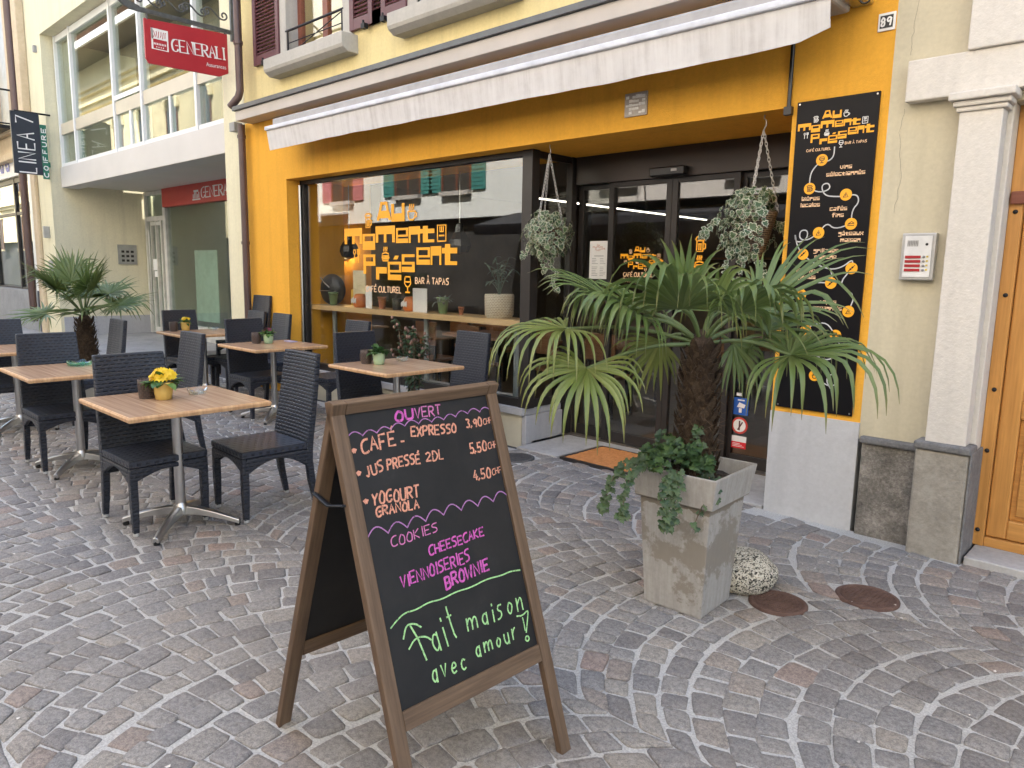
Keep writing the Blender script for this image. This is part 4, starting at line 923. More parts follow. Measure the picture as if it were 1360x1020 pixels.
# ------------------------------------------------------------------ chalkboard on an A-frame
AB = thing('chalkboard_stand', 'wooden A-frame chalkboard with handwritten cafe menu in pink, orange and green', 'chalkboard', (-1.81, 1.47, 0))
fwood = wood('dark_oiled_frame_wood', (.070, .042, .024), (.170, .108, .064), .55, 4, 45, .25)
bm_ = N('black_board'); v = bm_.coord(); f = bm_.noise(v, 5, 6, .7)
bm_.b.inputs['Specular IOR Level'].default_value = .2; bm_.set(bm_.ramp(f, [(.35, (.008, .008, .0085)), (.62, (.014, .0135, .0135)), (.8, (.030, .029, .028))]), .55, 0, .35); bmat = bm_.m
Ls, Wd = 1.287, .661
th = 1.537; u = Vector((math.cos(th), math.sin(th), 0)); nb = Vector((-u.y, u.x, 0))
R0 = Vector((-1.391, 1.801, 0)); L0 = R0-Wd*u; dd, hh = .409, 1.22
def panel(org, uu, nbv):
    upn = (dd*nbv+Vector((0, 0, hh))).normalized(); nr = uu.cross(upn)
    Mt = Matrix((uu, upn, nr)).transposed().to_4x4(); Mt.translation = org; return Mt
def aframe(nm, Mt, front):
    b = MB(); b.M = Mt; t = .028
    b.box(0, .046, 0, Ls, -t, 0, grain=True); b.box(Wd-.046, Wd, 0, Ls, -t, 0, grain=True)
    b.box(.0465, Wd-.0465, Ls-.040, Ls-.001, -t+.001, -.001, grain=True); b.box(.0465, Wd-.0465, .315, .372, -t+.001, -.001, grain=True)
    o = b.build(nm, fwood, AB, bevel=.0035)
    b = MB(); b.M = Mt; b.box(.04, Wd-.04, .365, Ls-.034, -.018, -.010); bd = b.build('blackboard', bmat, o)
    return o, bd
MF = panel(L0, u, nb)
of, bf = aframe('front_frame', MF, True)
L1 = L0+2*dd*nb; MBk = panel(L1+Wd*u, -u, -nb)
aframe('rear_frame', MBk, False)
for s in (.0, Wd):
    b = MB()
    p0 = MF @ Vector((s, .98, -.014)); p1 = MBk @ Vector((Wd-s, .98, -.014)); off = u*(-.006 if s == 0 else .006)
    mid = (p0+p1)/2+Vector((0, 0, -.02)); b.tube([p0+off, mid+off, p1+off], .011, 6, flat=.35)
    b.build('spreader_strap', M['iron'], AB)
def chalk(nm, c):
    m = N(nm); vv = m.coord('Object', (1, 1, 1)); f = m.noise(vv, 160, 3, .7)
    m.set(m.ramp(f, [(.3, sc(c, .62)), (.6, c)]), .8, 0, .2); 
    m.b.inputs['Roughness'].default_value = .9; tr = m.n('BsdfTransparent'); mx = m.n('MixShader')
    g = m.mix(.5, m.noise(vv, 420, 2, .7), m.noise(vv, 70, 3, .7)); m.l(m.ramp(g, [(.36, (.15, .15, .15)), (.46, (1, 1, 1))]), mx.inputs[0])
    m.l(tr.outputs[0], mx.inputs[1]); m.l(m.b.outputs[0], mx.inputs[2]); m.l(mx.outputs[0], m.out.inputs[0]); return m.m
ck = {'pink': chalk('magenta_chalk', (.62, .13, .45)), 'rose': chalk('rose_chalk', (.62, .20, .42)), 'orange': chalk('orange_chalk', (.72, .33, .22)), 'violet': chalk('violet_chalk', (.42, .20, .42)), 'green': chalk('green_chalk', (.40, .70, .30))}
CD = -.0085
def chk(c, *items):
    for it in items:
        b = MB(); b.M = MF
        if isinstance(it[0], str): write(b, it[0], it[1], it[2], it[3], it[4]*.97, CD, 'xy', jit=.07, seed=int(it[1][0]*1000), slant=it[5] if len(it) > 5 else .08, fill=.73)
        else: b.ribbon(it[0], it[1], CD+.0004, 'xy')
        b.build('chalk_lettering', ck[c], bf)
def scal(p0, p1, n, h):
    pts = []
    for k in range(n):
        for t in range(9):
            f_ = (k+t/8)/n; pts.append((p0[0]+(p1[0]-p0[0])*f_, p0[1]+(p1[1]-p0[1])*f_+h*math.sin(math.pi*t/8)+.003*math.sin(k*5)))
    return pts
dot = lambda x, y, r=.006: ([(x-r*.6, y), (x, y+r*.4), (x+r*.6, y)], r*2)
chk('pink', ('OU', (.222, 1.200), (.302, 1.199), .031, .0080))
chk('rose', ('VERT', (.300, 1.199), (.412, 1.198), .033, .0052))
chk('violet', (scal((.042, 1.172), (.622, 1.186), 11, .014), .0035), (scal((.045, .872), (.622, .880), 8, .026), .0040))
chk('orange', dot(.057, 1.130, .007), dot(.058, 1.062, .007), dot(.064, .977, .007), ('CAFÉ', (.083, 1.120), (.215, 1.124), .042, .0072), ('-', (.222, 1.122), (.25, 1.122), .03, .006), ('EXPRESSO', (.270, 1.142), (.458, 1.130), .030, .0066), ('3,90', (.500, 1.139), (.576, 1.138), .028, .0058), ('CHF', (.578, 1.139), (.622, 1.140), .020, .0032),
    ('JUS', (.084, 1.048), (.152, 1.056), .032, .0058), ('PRESSÉ', (.160, 1.057), (.290, 1.056), .030, .0062), ('2DL', (.308, 1.056), (.385, 1.052), .029, .0056), ('5,50', (.494, 1.051), (.574, 1.050), .034, .0062), ('CHF', (.577, 1.054), (.622, 1.055), .022, .0032),
    ('YOGOURT', (.084, .964), (.262, .953), .034, .0064), ('GRANOLA', (.090, .927), (.252, .921), .027, .0062), ('4,50', (.486, .960), (.568, .959), .032, .0058), ('CHF', (.571, .964), (.619, .966), .020, .0032))
chk('rose', ('COOKIES', (.122, .828), (.306, .835), .028, .0040))
chk('pink', ('CHEESECAKE', (.250, .771), (.486, .777), .027, .0058), ('VIENNOISERIES', (.128, .704), (.408, .714), .035, .0058), ('BROWNIE', (.287, .655), (.480, .667), .036, .0075))
chk('green', (smooth([(.065, .605), (.09, .62), (.123, .633), (.16, .628), (.213, .637), (.26, .630), (.324, .637), (.38, .632), (.453, .640), (.52, .633), (.56, .636), (.605, .628)]), .0045),
    ([(.165, .478), (.150, .545), (.132, .590)], .0058), (smooth([(.100, .562), (.118, .598), (.150, .592), (.168, .575)]), .0055), (smooth([(.112, .528), (.14, .552), (.178, .545), (.195, .528)]), .0052),
    ('ait', (.198, .490), (.308, .502), .098, .0056, .0), ('maison', (.338, .508), (.606, .500), .068, .0056, .0), ('avec', (.172, .408), (.322, .402), .062, .0056, .0), ('amour', (.350, .420), (.545, .418), .056, .0056, .0),
    (smooth([(.548, .488), (.572, .482), (.602, .492), (.60, .48), (.575, .425)], 1), .0052), ([(.572, .476), (.573, .45), (.572, .432)], .005), (smooth([(.565, .405), (.572, .395), (.583, .400), (.580, .412), (.569, .413), (.565, .403)]), .0055))
# ------------------------------------------------------------------ planter with palm and ivy, boulder, covers, mat
PX, PY = -1.712, 3.11
PLt = thing('planter', 'tall square tapering concrete grey planter with peeling stained face', 'planter', (PX, PY, 0))
pm_ = N('weathered_planter'); v = pm_.coord(); tc = pm_.n('TexCoord'); sp_ = pm_.n('SeparateXYZ'); pm_.l(tc.outputs['Object'], sp_.inputs[0])
f0 = pm_.noise(v, 3.6, 7, .72); fx = pm_.n('Math', operation='MULTIPLY_ADD'); pm_.l(f0, fx.inputs[0]); fx.inputs[1].default_value = 2.3; fx.inputs[2].default_value = -.52; f = fx.outputs[0]; g = pm_.noise(v, 40, 5, .7); st = pm_.noise(pm_.coord(scale=(14, 14, 1)), 3, 4)
c = pm_.ramp(pm_.mix(.4, st, g), [(.3, (.26, .245, .225)), (.55, (.345, .33, .305)), (.75, (.42, .405, .38))])
ma = pm_.n('Math', operation='MULTIPLY_ADD'); pm_.l(sp_.outputs['Z'], ma.inputs[0]); ma.inputs[1].default_value = -2.0; ma.inputs[2].default_value = .66
ab = pm_.n('Math', operation='ABSOLUTE'); pm_.l(ma.outputs[0], ab.inputs[0])
sb = pm_.n('Math', operation='SUBTRACT'); pm_.l(f, sb.inputs[0]); pm_.l(ab.outputs[0], sb.inputs[1])
peel = pm_.ramp(sb.outputs[0], [(.33, (0, 0, 0)), (.43, (.85, .85, .85))])
sb2 = pm_.n('Math', operation='MULTIPLY_ADD'); pm_.l(sp_.outputs['Z'], sb2.inputs[0]); sb2.inputs[1].default_value = 14; sb2.inputs[2].default_value = -6.95
ad = pm_.n('Math', operation='ADD'); pm_.l(sb2.outputs[0], ad.inputs[0]); pm_.l(f, ad.inputs[1])
peel2 = pm_.ramp(ad.outputs[0], [(.94, (0, 0, 0)), (.96, (1, 1, 1))])
c = pm_.mix(peel, c, (.215, .19, .155)); 
low = pm_.n('Math', operation='LESS_THAN'); pm_.l(sp_.outputs['Z'], low.inputs[0]); low.inputs[1].default_value = .553
mlt = pm_.n('Math', operation='MULTIPLY'); pm_.l(low.outputs[0], mlt.inputs[0]); pm_.l(peel2, mlt.inputs[1])
c = pm_.mix(mlt.outputs[0], c, (.19, .165, .13))
pm_.set(c, .7, 0, .35); pm_.bump(pm_.mix(.5, f0, g), .35, .006); pmat = pm_.m
def sqring(b, prof, th_, cx, cy, mi=0):
    vs = []; fs = []
    for (s, z) in prof:
        for (sx_, sy_) in ((-1, -1), (1, -1), (1, 1), (-1, 1)):
            x, y = sx_*s, sy_*s; vs.append((cx+x*math.cos(th_)-y*math.sin(th_), cy+x*math.sin(th_)+y*math.cos(th_), z))
    for i in range(len(prof)-1):
        for k in range(4): fs.append((i*4+k, i*4+(k+1) % 4, (i+1)*4+(k+1) % 4, (i+1)*4+k))
    fs.append((3, 2, 1, 0)); b.add(vs, fs, mi)
b = MB(); sqring(b, [(.150, 0), (.153, .012), (.183, .535), (.183, .545)], .04, PX, PY); b.build('body', pmat, PLt, bevel=.005)
b = MB(); sqring(b, [(.198, .545), (.202, .552), (.222, .692), (.222, .700), (.209, .700), (.197, .60), (.10, .60)], .04, PX, PY); b.build('rim', pmat, PLt, bevel=.004)
b = MB(); b.M = Matrix.Translation((PX, PY, 0)) @ Matrix.Rotation(.04, 4, 'Z'); n = 14; vs = [(-.196+.392*i/n, -.196+.392*j/n, .625+random.uniform(-.008, .012)) for i in range(n+1) for j in range(n+1)]
b.add(vs, [(i*(n+1)+j, (i+1)*(n+1)+j, (i+1)*(n+1)+j+1, i*(n+1)+j+1) for i in range(n) for j in range(n)]); b.M = Matrix(); b.build('soil', wornstone('potting_soil', (.02, .015, .012), (.045, .035, .028), (.09, .075, .06), 20, .9, 80), PLt)
def blob(b, c_, rx, ry, rz, rnd, n=18, m=12, amp=.08, flatb=True):
    from mathutils import noise
    vs = [(0, 0, rz)]; fs = []
    def pt(a, e):
        d = Vector((math.cos(a)*math.cos(e), math.sin(a)*math.cos(e), math.sin(e))); k = 1+amp*noise.noise(d*2+Vector((rnd, rnd, 0)))
        return (c_[0]+d.x*rx*k, c_[1]+d.y*ry*k, c_[2]+d.z*rz*k)
    vs = [pt(2*math.pi*i/n, -math.pi/2+math.pi*j/m) for j in range(m+1) for i in range(n)]
    fs = [(j*n+i, j*n+(i+1) % n, (j+1)*n+(i+1) % n, (j+1)*n+i) for j in range(m) for i in range(n)]
    b.add(vs, fs, 0, True)
gm = N('speckled_granite'); v = gm.coord(); vo = gm.n('TexVoronoi'); vo.inputs['Scale'].default_value = 150; gm.l(v, vo.inputs['Vector'])
gm.set(gm.ramp(vo.outputs['Color'], [(.18, (.02, .02, .018)), (.30, (.11, .10, .08)), (.45, (.44, .40, .31)), (.75, (.62, .58, .48))]), .8, 0, .3); gm.bump(vo.outputs['Distance'], .5, .01)
b = MB(); blob(b, (-1.62, 3.49, .07), .19, .19, .115, 5.3, 32, 22, .10); bo = b.build('boulder', gm.m, origin=(-1.66, 3.58, 0)); tag(bo, 'speckled cream granite boulder lying behind the planter', 'boulder')
def cover(nm, label, x, y, r, m):
    t = thing(nm, label, 'manhole cover', (x, y, 0)); b = MB()
    b.lathe([(r, -.03), (r, .003), (r-.012, .009), (r-.022, .009), (r-.026, .004)], 48, (x, y, 0)); b.build('ring', m, t)
    b = MB(); b.lathe([(r-.03, -.02), (r-.03, .007), (.001, .007)], 48, (x, y, 0), smooth=False)
    rr = r-.04
    for a in (0, 1):
        for k in range(-8, 9):
            o = k*.02
            if abs(o) < rr:
                l = math.sqrt(rr*rr-o*o)
                b.box(*((x-l, x+l, y+o-.004, y+o+.004) if a else (x+o-.004, x+o+.004, y-l, y+l)), .0065, .0095+.0008*a)
    b.build('lid', m, t)
cover('manhole_cover', 'rusty round manhole cover nearest the plastered wall, right of the other rusty one', HOLES[0][0], HOLES[0][1], .150, M['rust'])
cover('manhole_cover', 'rusty round manhole cover beside the granite boulder', HOLES[1][0], HOLES[1][1], .140, M['rust'])
cover('manhole_cover', 'dark grey manhole cover in front of the shop window plinth', HOLES[2][0], HOLES[2][1], .155, M['darkiron'])
DM = thing('doormat', 'orange coir doormat in a dark metal frame at the cafe entrance', 'doormat', (-3.3, 5.1, 0))
b = MB(); b.box(-3.92, -2.62, 4.80, 4.83, -.03, .016); b.box(-3.945, -3.92, 4.80, 5.42, -.03, .0155); b.box(-2.62, -2.6, 4.80, 5.42, -.03, .0155); b.box(-3.92, -2.62, 5.40, 5.42, -.03, .016); b.build('mat_frame', M['darkframe'], DM)
b = MB(); n = 60; vs = [(-3.918+1.296*i/n, 4.832+.566*j/30, .014+random.uniform(-.002, .003)) for i in range(n+1) for j in range(31)]
b.add(vs, [(i*31+j, (i+1)*31+j, (i+1)*31+j+1, i*31+j+1) for i in range(n) for j in range(30)]); b.build('coir', M['coir'], DM)
# ------------------------------------------------------------------ wicker chairs
WK = wicker('charcoal_wicker', (.0015, .0015, .002), (.026, .030, .042))
FC = plain('grey_foot_cap', (.5, .5, .48), .5)
WK2 = wicker('charcoal_wicker_seat', (.0015, .0015, .002), (.036, .043, .062), .05, .046, .020)
def make_chair():
    t = thing('wicker_chair', 'chair', 'chair', (0, 0, 0), 'wicker chairs on the terrace')
    hw = .235
    def sx_(z):                                      # rear side of the back
        q = max(0, z-.40)/.64; return -.245-.085*q**1.35-.012*math.sin(q*3.1)
    b = MB(); n = 12; vs = []; fs = []; uvs = []
    z0, z1 = .30, 1.04
    for i in range(n+1):
        z = z0+(z1-z0)*i/n; q = max(0, (z-.45)/.59); wv = hw-.020*q; tk = .050-.012*q; x = sx_(z); bow = .012
        for (yy, xo) in ((-wv, 0), (-wv*.5, -bow*.8), (0, -bow), (wv*.5, -bow*.8), (wv, 0), (wv, tk), (wv*.5, tk-bow*.8), (0, tk-bow), (-wv*.5, tk-bow*.8), (-wv, tk)):
            vs.append((x+xo, yy, z))
    m = 10
    for i in range(n):
        za, zb = z0+(z1-z0)*i/n, z0+(z1-z0)*(i+1)/n
        for k in range(m):
            k2 = (k+1) % m; fs.append((i*m+k, i*m+k2, (i+1)*m+k2, (i+1)*m+k))
            a, c = vs[i*m+k], vs[i*m+k2]
            side = k in (4, 9); ua, uc = (a[0], c[0]) if side else (a[1], c[1])
            uvs.append([(ua, za), (uc, za), (uc, zb), (ua, zb)])
    fs.append(tuple(range(m))[::-1]); uvs.append([(vs[k][1], vs[k][0]) for k in range(m)][::-1])
    fs.append(tuple(n*m+k for k in range(m))); uvs.append([(vs[n*m+k][1], vs[n*m+k][0]) for k in range(m)])
    b.add(vs, fs, 0, False, uvs); b.build('backrest', WK, t, bevel=.007)
    b = MB(); x0, x1 = -.20, .245
    b.box(x0, x1, -hw, hw, .418, .462, 1)
    def apron(L):
        pts = [(0, .416)]; pts.append((0, .31))
        for k in range(9):
            q = k/8; pts.append((.045+(L-.09)*q, .335+.052*math.sin(math.pi*q)))
        return pts+[(L, .31), (L, .416)]
    f = apron(2*hw); b.prism([(y-hw, z) for y, z in f], x1-.03, x1-.001, 'yz')
    s = apron(x1-x0-.032)
    for y in (-hw+.001, hw-.029): b.prism([(x0+x, z) for x, z in s], y, y+.028, 'xz')
    b.build('seat', [WK, WK2], t, bevel=.008)
    for (lx, ly, ex) in ((.222, .212, .0), (.222, -.212, .0), (-.215, .212, -.06), (-.215, -.212, -.06)):
        b = MB(); r0, r1 = .0215, .0165; zt = .40; vs = []
        for (z, r_) in ((zt, r0), (.2, .0215), (.018, r1)):
            x = lx+ex*((zt-z)/zt)**1.4
            vs += [(x-r_, ly-r_, z), (x+r_, ly-r_, z), (x+r_, ly+r_, z), (x-r_, ly+r_, z)]
        fs = [(i*4+k, i*4+(k+1) % 4, (i+1)*4+(k+1) % 4, (i+1)*4+k) for i in range(2) for k in range(4)]+[(0, 1, 2, 3), (8, 11, 10, 9)]
        b.add(vs, fs); lg = b.build('leg', WK, t, bevel=.004)
        b = MB(); b.lathe([(.015, 0), (.017, .004), (.017, .020)], 10, (lx+ex, ly, 0)); b.build('foot_cap', FC, lg)
    return t
CH = make_chair()
first = [True]
def chair(label, x, y, rz, z=0):
    """rz: degrees; 0 = the sitter looks along +X"""
    if first[0]: first[0] = False; o = CH; o['label'] = label; o.location = (x, y, z); o.rotation_euler = (0, 0, R(rz)); return o
    return dup(CH, label, (x, y, z), R(rz))
chair('front wicker chair tucked under the table with the large yellow primrose', -4.71, 1.71, 1)
chair('wicker chair nearest the chalkboard, its seat turned toward the primrose table', -4.46, 2.31, -92)
chair('wicker chair at the table with the green glass ashtray, facing its pole', -6.57, 1.715, 0)
chair('wicker chair seen from behind the primrose pot, at the green ashtray table', -6.31, 2.36, -90)
chair('wicker chair cut by the left picture edge, behind the ashtray table', -8.50, 1.76, 0)
chair('lone grey wicker chair beside the low palm tree', -8.22, 2.40, -91)
chair('wicker chair behind the small far table with the tiny yellow flowers', -9.35, 3.93, 2)
chair('wicker chair at the middle table with the pale green pot and dark red leaves', -7.40, 3.83, 1)
chair('wicker chair with its back to the orange pillar edge, behind the red leaf pot', -8.35, 4.34, -92)
chair('wicker chair behind the table with the pale green pot of plain leaves', -5.28, 3.83, 1)
chair('grey wicker chair standing against the left part of the shop window', -6.80, 4.40, -90)
chair('wicker chair in front of the shop window plinth, rightmost of the terrace', -4.97, 4.42, -90)
chair('lower chair of the stack leaning beside the brown drainpipe', -9.02, 4.36, -90)
chair('topmost chair of the stack beside the brown drainpipe', -9.05, 4.46, -90, .20)
# ------------------------------------------------------------------ tables
lam = wood('oak_laminate', (.27, .15, .085), (.56, .385, .25), .26, .7, 30, .05)
edge = wood('striped_edge_band', (.42, .22, .10), (.70, .45, .24), .4, 45, 3, .1)
def make_table():
    t = thing('cafe_table', 'table', 'table', (0, 0, 0), 'square terrace tables')
    s, zt = .412, .797
    b = MB(); b.box(-s+.012, s-.012, -s+.012, s-.012, zt-.030, zt, grain=True)
    tp = b.build('tabletop', lam, t)
    b = MB(); pr = [(s-.0118, zt-.001), (s-.006, zt-.0015), (s, zt-.012), (s-.004, zt-.030), (s-.0118, zt-.033)]
    for k in range(4):
        b.M = Matrix.Rotation(k*math.pi/2, 4, 'Z'); vs = []; uvs = []
        for (r_, z) in pr: vs += [(r_, -r_, z), (r_, r_, z)]
        fs = [(2*i, 2*i+1, 2*i+3, 2*i+2) for i in range(len(pr)-1)]+[(8, 9, 1, 0)]
        uvs = [[(vs[q][1]+k*1.3, vs[q][2]) for q in f] for f in fs]
        b.add(vs, fs, 0, False, uvs)
    b.M = Matrix(); b.build('edge_band', edge, tp)
    b = MB(); b.lathe([(.16, zt-.040), (.16, zt-.0335)], 4, (0, 0, 0), smooth=False); b.lathe([(.030, .115), (.0305, zt-.041)], 24); b.build('pole', M['alu'], t)
    b = MB(); b.lathe([(.045, .085), (.046, .125), (.034, .14), (.031, .15)], 20); b.build('base_hub', M['castalu'], t)
    for k in range(4):
        b = MB(); b.M = Matrix.Rotation(math.pi/4+k*math.pi/2, 4, 'Z'); n = 12; vs = []
        for i in range(n+1):
            q = i/n; x = .025+.335*q; z = .122-.085*q**1.5; wv = .026-.006*q+.004*math.sin(q*3); hgt = .020+.028*(1-q)**1.5
            vs += [(x, -wv, z-hgt), (x, wv, z-hgt), (x, wv*.8, z+.004), (x, 0, z+.012), (x, -wv*.8, z+.004)]
        fs = [(i*5+k2, i*5+(k2+1) % 5, (i+1)*5+(k2+1) % 5, (i+1)*5+k2) for i in range(n) for k2 in range(5)]+[(0, 1, 2, 3, 4), (n*5+4, n*5+3, n*5+2, n*5+1, n*5)]
        b.add(vs, fs, 0, False); ft = b.build('foot', M['castalu'], t, bevel=.003)
        b = MB(); b.M = Matrix.Rotation(math.pi/4+k*math.pi/2, 4, 'Z'); b.lathe([(.017, 0), (.019, .004), (.016, .024)], 12, (.345, 0, 0)); b.build('foot_glide', M['black'], ft)
    return t
TB = make_table(); ZT = .797
TAB = [('front table with the large yellow primrose and clear ashtray', -4.495, 1.776), ('table with the green glass ashtray, second from the front', -6.343, 1.757), ('table cut by the left picture edge', -8.25, 1.78),
       ('small far table with tiny yellow flowers before the office shopfront', -9.02, 3.95), ('table with the pale green pot of dark red leaves', -7.14, 3.86), ('table nearest the shop window bearing a pale green pot of plain leaves', -4.98, 3.83)]
for i, (lb, x, y) in enumerate(TAB):
    if i == 0: TB.location = (x, y, 0); TB['label'] = lb
    else: dup(TB, lb, (x, y, 0))
# ------------------------------------------------------------------ plants on the tables
G1 = leafmat('primrose_leaf', (.045, .115, .025), (.13, .26, .06)); G2 = leafmat('dark_plant_leaf', (.03, .085, .025), (.075, .16, .045))
def lf(b, base, d, upv, L, Wd_, bend=.3, mi=0, fold=.25, n=5, twist=0):
    """one blade leaf: base point, direction, up, length, width"""
    d = Vector(d).normalized(); upv = Vector(upv); side = d.cross(upv)
    if side.length < 1e-4: side = d.cross(Vector((1, 0, 0)))
    side.normalize(); nr = side.cross(d); vs = []
    for i in range(n+1):
        q = i/n; wv = Wd_*.5*(math.sin(math.pi*min(1, q*.9+.08))**.8)*(1 if q < .98 else .1)
        p = Vector(base)+d*(L*q*math.cos(bend*q))-Vector((0, 0, 1))*(L*.5*bend*q*q)
        vs += [p-side*wv+nr*(wv*fold), p, p+side*wv+nr*(wv*fold)]
    fs = [(i*3+k, i*3+k+1, i*3+k+4, i*3+k+3) for i in range(n) for k in (0, 1)]
    b.add(vs, fs, mi, True)
def pot_profile(kind):
    if kind == 'rib': return [(.040, 0), (.046, .004), (.052, .05), (.054, .092), (.057, .096), (.057, .108), (.052, .108), (.049, .09), (.0, .088)]
    if kind == 'cup': return [(.036, 0), (.041, .003), (.050, .045), (.054, .095), (.055, .10), (.051, .10), (.047, .085), (.0, .085)]
    return [(.035, 0), (.05, .12), (.055, .12), (.055, .14), (.048, .14), (.046, .12), (0, .12)]
potm = {'yellow': plain('yellow_glazed_pot', (.62, .42, .11), .25, 0, .08, 20), 'mint': plain('mint_glazed_pot', (.42, .58, .36), .28, 0, .07, 15), 'green': plain('green_pot', (.17, .26, .12), .5, 0, .1), 'terra': plain('terracotta_pot', (.42, .17, .085), .8, 0, .15)}
def potted(nm, label, cat, x, y, z, kind, pm__, leaves, flowers=None, s=1.0, seed=1, group=None):
    t = thing(nm, label, cat, (x, y, z), group); rnd = random.Random(seed)
    b = MB(); b.lathe([(r_*s, h_*s) for r_, h_ in pot_profile(kind)], 40 if kind == 'rib' else 24, (x, y, z))
    if kind == 'rib':
        for q in range(len(b.v)):
            k = q % 40
            if k % 2 and b.v[q].z < z+.09*s: b.v[q] = Vector((x+(b.v[q].x-x)*.965, y+(b.v[q].y-y)*.965, b.v[q].z))
    b.build('pot', pm__, t)
    n, L, Wd_, mat_ = leaves; b = MB(); h0 = z+.098*s
    for k in range(n):
        a = rnd.random()*6.28; el = rnd.uniform(.05, 1.1); rr = rnd.uniform(0, .025)*s
        lf(b, (x+rr*math.cos(a), y+rr*math.sin(a), h0), (math.cos(a)*math.cos(el), math.sin(a)*math.cos(el), math.sin(el)), (0, 0, 1), L*rnd.uniform(.7, 1.2)*s, Wd_*rnd.uniform(.8, 1.2)*s, rnd.uniform(.3, 1.0))
    b.build('leaves', mat_, t)
    if flowers:
        nf, fr, fm, spread, hh_ = flowers; b = MB()
        for k in range(nf):
            a = rnd.random()*6.28; rr = spread*math.sqrt(rnd.random()); c_ = Vector((x+rr*math.cos(a), y+rr*math.sin(a), h0+hh_*rnd.uniform(.7, 1.15)))
            nd = Vector((math.cos(a)*.6+rnd.uniform(-.3, .3)+.25, math.sin(a)*.6-.35, .75)).normalized(); sx1 = nd.cross(Vector((0, 0, 1))).normalized(); sy1 = nd.cross(sx1)
            for p in range(6):
                an = p*1.047+rnd.uniform(-.1, .1); dr = sx1*math.cos(an)+sy1*math.sin(an); sd_ = nd.cross(dr)
                vs = [c_, c_+dr*fr*.55+sd_*fr*.42+nd*fr*.12, c_+dr*fr*1.05+sd_*fr*.34+nd*fr*.16*rnd.uniform(-.5, 1.6), c_+dr*fr*.93+nd*fr*.1, c_+dr*fr*1.05-sd_*fr*.34+nd*fr*.16*rnd.uniform(-.5, 1.6), c_+dr*fr*.55-sd_*fr*.42+nd*fr*.12]
                b.add(vs, [(0, 1, 2, 3), (0, 3, 4, 5)], 0, True)
        b.build('flowers', fm, t)
    return t
yel = leafmat('primrose_yellow', (.80, .50, .01), (.88, .68, .03), 30, .5, .3); redl = leafmat('dark_red_leaf', (.09, .02, .03), (.22, .04, .06))
potted('potted_primrose', 'yellow ribbed pot with large bright yellow primrose on the front table', 'potted plant', -4.545, 1.728, ZT, 'rib', potm['yellow'], (30, .125, .055, G1), (16, .040, yel, .05, .055), 1.0, 3)
potted('potted_primrose', 'yellow pot with small yellow flowers on the far table', 'potted plant', -9.31, 3.85, ZT, 'rib', potm['yellow'], (34, .10, .042, G1), (8, .024, yel, .05, .06), 1.0, 5)
potted('potted_plant', 'mint pot with dark red and green leaves on the middle table', 'potted plant', -7.27, 3.88, ZT, 'cup', potm['mint'], (40, .11, .045, G1), (6, .024, redl, .04, .05), 1.02, 6)
potted('potted_plant', 'mint pot with plain green leaves on the table by the shop window', 'potted plant', -5.10, 3.735, ZT, 'cup', potm['mint'], (58, .12, .042, G2), None, 1.02, 7)
dw = wicker('brown_rattan', (.008, .006, .005), (.10, .066, .05), .024, .012, .0045)
def holder(label, x, y):
    t = thing('sugar_holder', label, 'holder', (x, y, ZT)); b = MB()
    b.lathe([(.044, .0), (.048, .02), (.050, .07), (.051, .115), (.047, .118), (.045, .10), (.0, .02)], 24, (x, y, ZT)); b.build('basket', dw, t)
    b = MB(); b.tube([(x-.052, y, ZT+.09), (x-.078, y-.01, ZT+.075), (x-.075, y-.01, ZT+.03), (x-.05, y, ZT+.02)], .005, 6); b.build('handle', dw, t)
holder('dark woven sugar holder behind the large yellow primrose', -4.655, 1.672); holder('dark woven holder beside the small far yellow flowers', -9.30, 3.70)
holder('dark woven holder beside the pot of dark red leaves', -7.34, 3.78); holder('dark woven holder beside the plain leaved mint pot', -5.22, 3.69)
def ashtray(label, x, y, m, star, r=.065):
    b = MB(); n = 40; prof = [(r*.55, 0), (r*.9, .006), (r*1.0, .034), (r*.94, .034), (r*.8, .012), (0, .008)]; vs = []
    for (rr, z) in prof:
        for k in range(n):
            a = 2*math.pi*k/n; q = rr*(1+star*math.cos(5*a)*(rr/r)**2); vs.append((x+q*math.cos(a), y+q*math.sin(a), ZT+.0005+z*(1+.35*(star > 0)*math.cos(5*a)*(rr/r)**2)))
    fs = [(i*n+k, i*n+(k+1) % n, (i+1)*n+(k+1) % n, (i+1)*n+k) for i in range(len(prof)-1) for k in range(n)]+[tuple(range(n))[::-1]]
    b.add(vs, fs, 0, True); tag(b.build('ashtray', m, origin=(x, y, ZT)), label, 'ashtray')
ashtray('clear glass ashtray right of the large yellow primrose', -4.60, 1.955, M['clearglass'], .1, .06)
ashtray('pale green star shaped glass ashtray on its own table', -6.50, 1.83, M['greenglass'], .22, .085)
ashtray('clear glass ashtray on the far table', -9.2, 4.15, M['clearglass'], .1, .06); ashtray('clear glass ashtray on the table by the shop window', -5.16, 4.03, M['clearglass'], .1, .06)
b = MB(); b.box(-7.38, -7.22, 4.12, 4.20, ZT+.0005, ZT+.009); tag(b.build('tobacco_pouch', plain('lilac_packet', (.36, .34, .50), .4), bevel=.003, origin=(-7.3, 4.16, ZT)), 'lilac paper packet lying on the middle table beside the red leaf pot', 'packet')
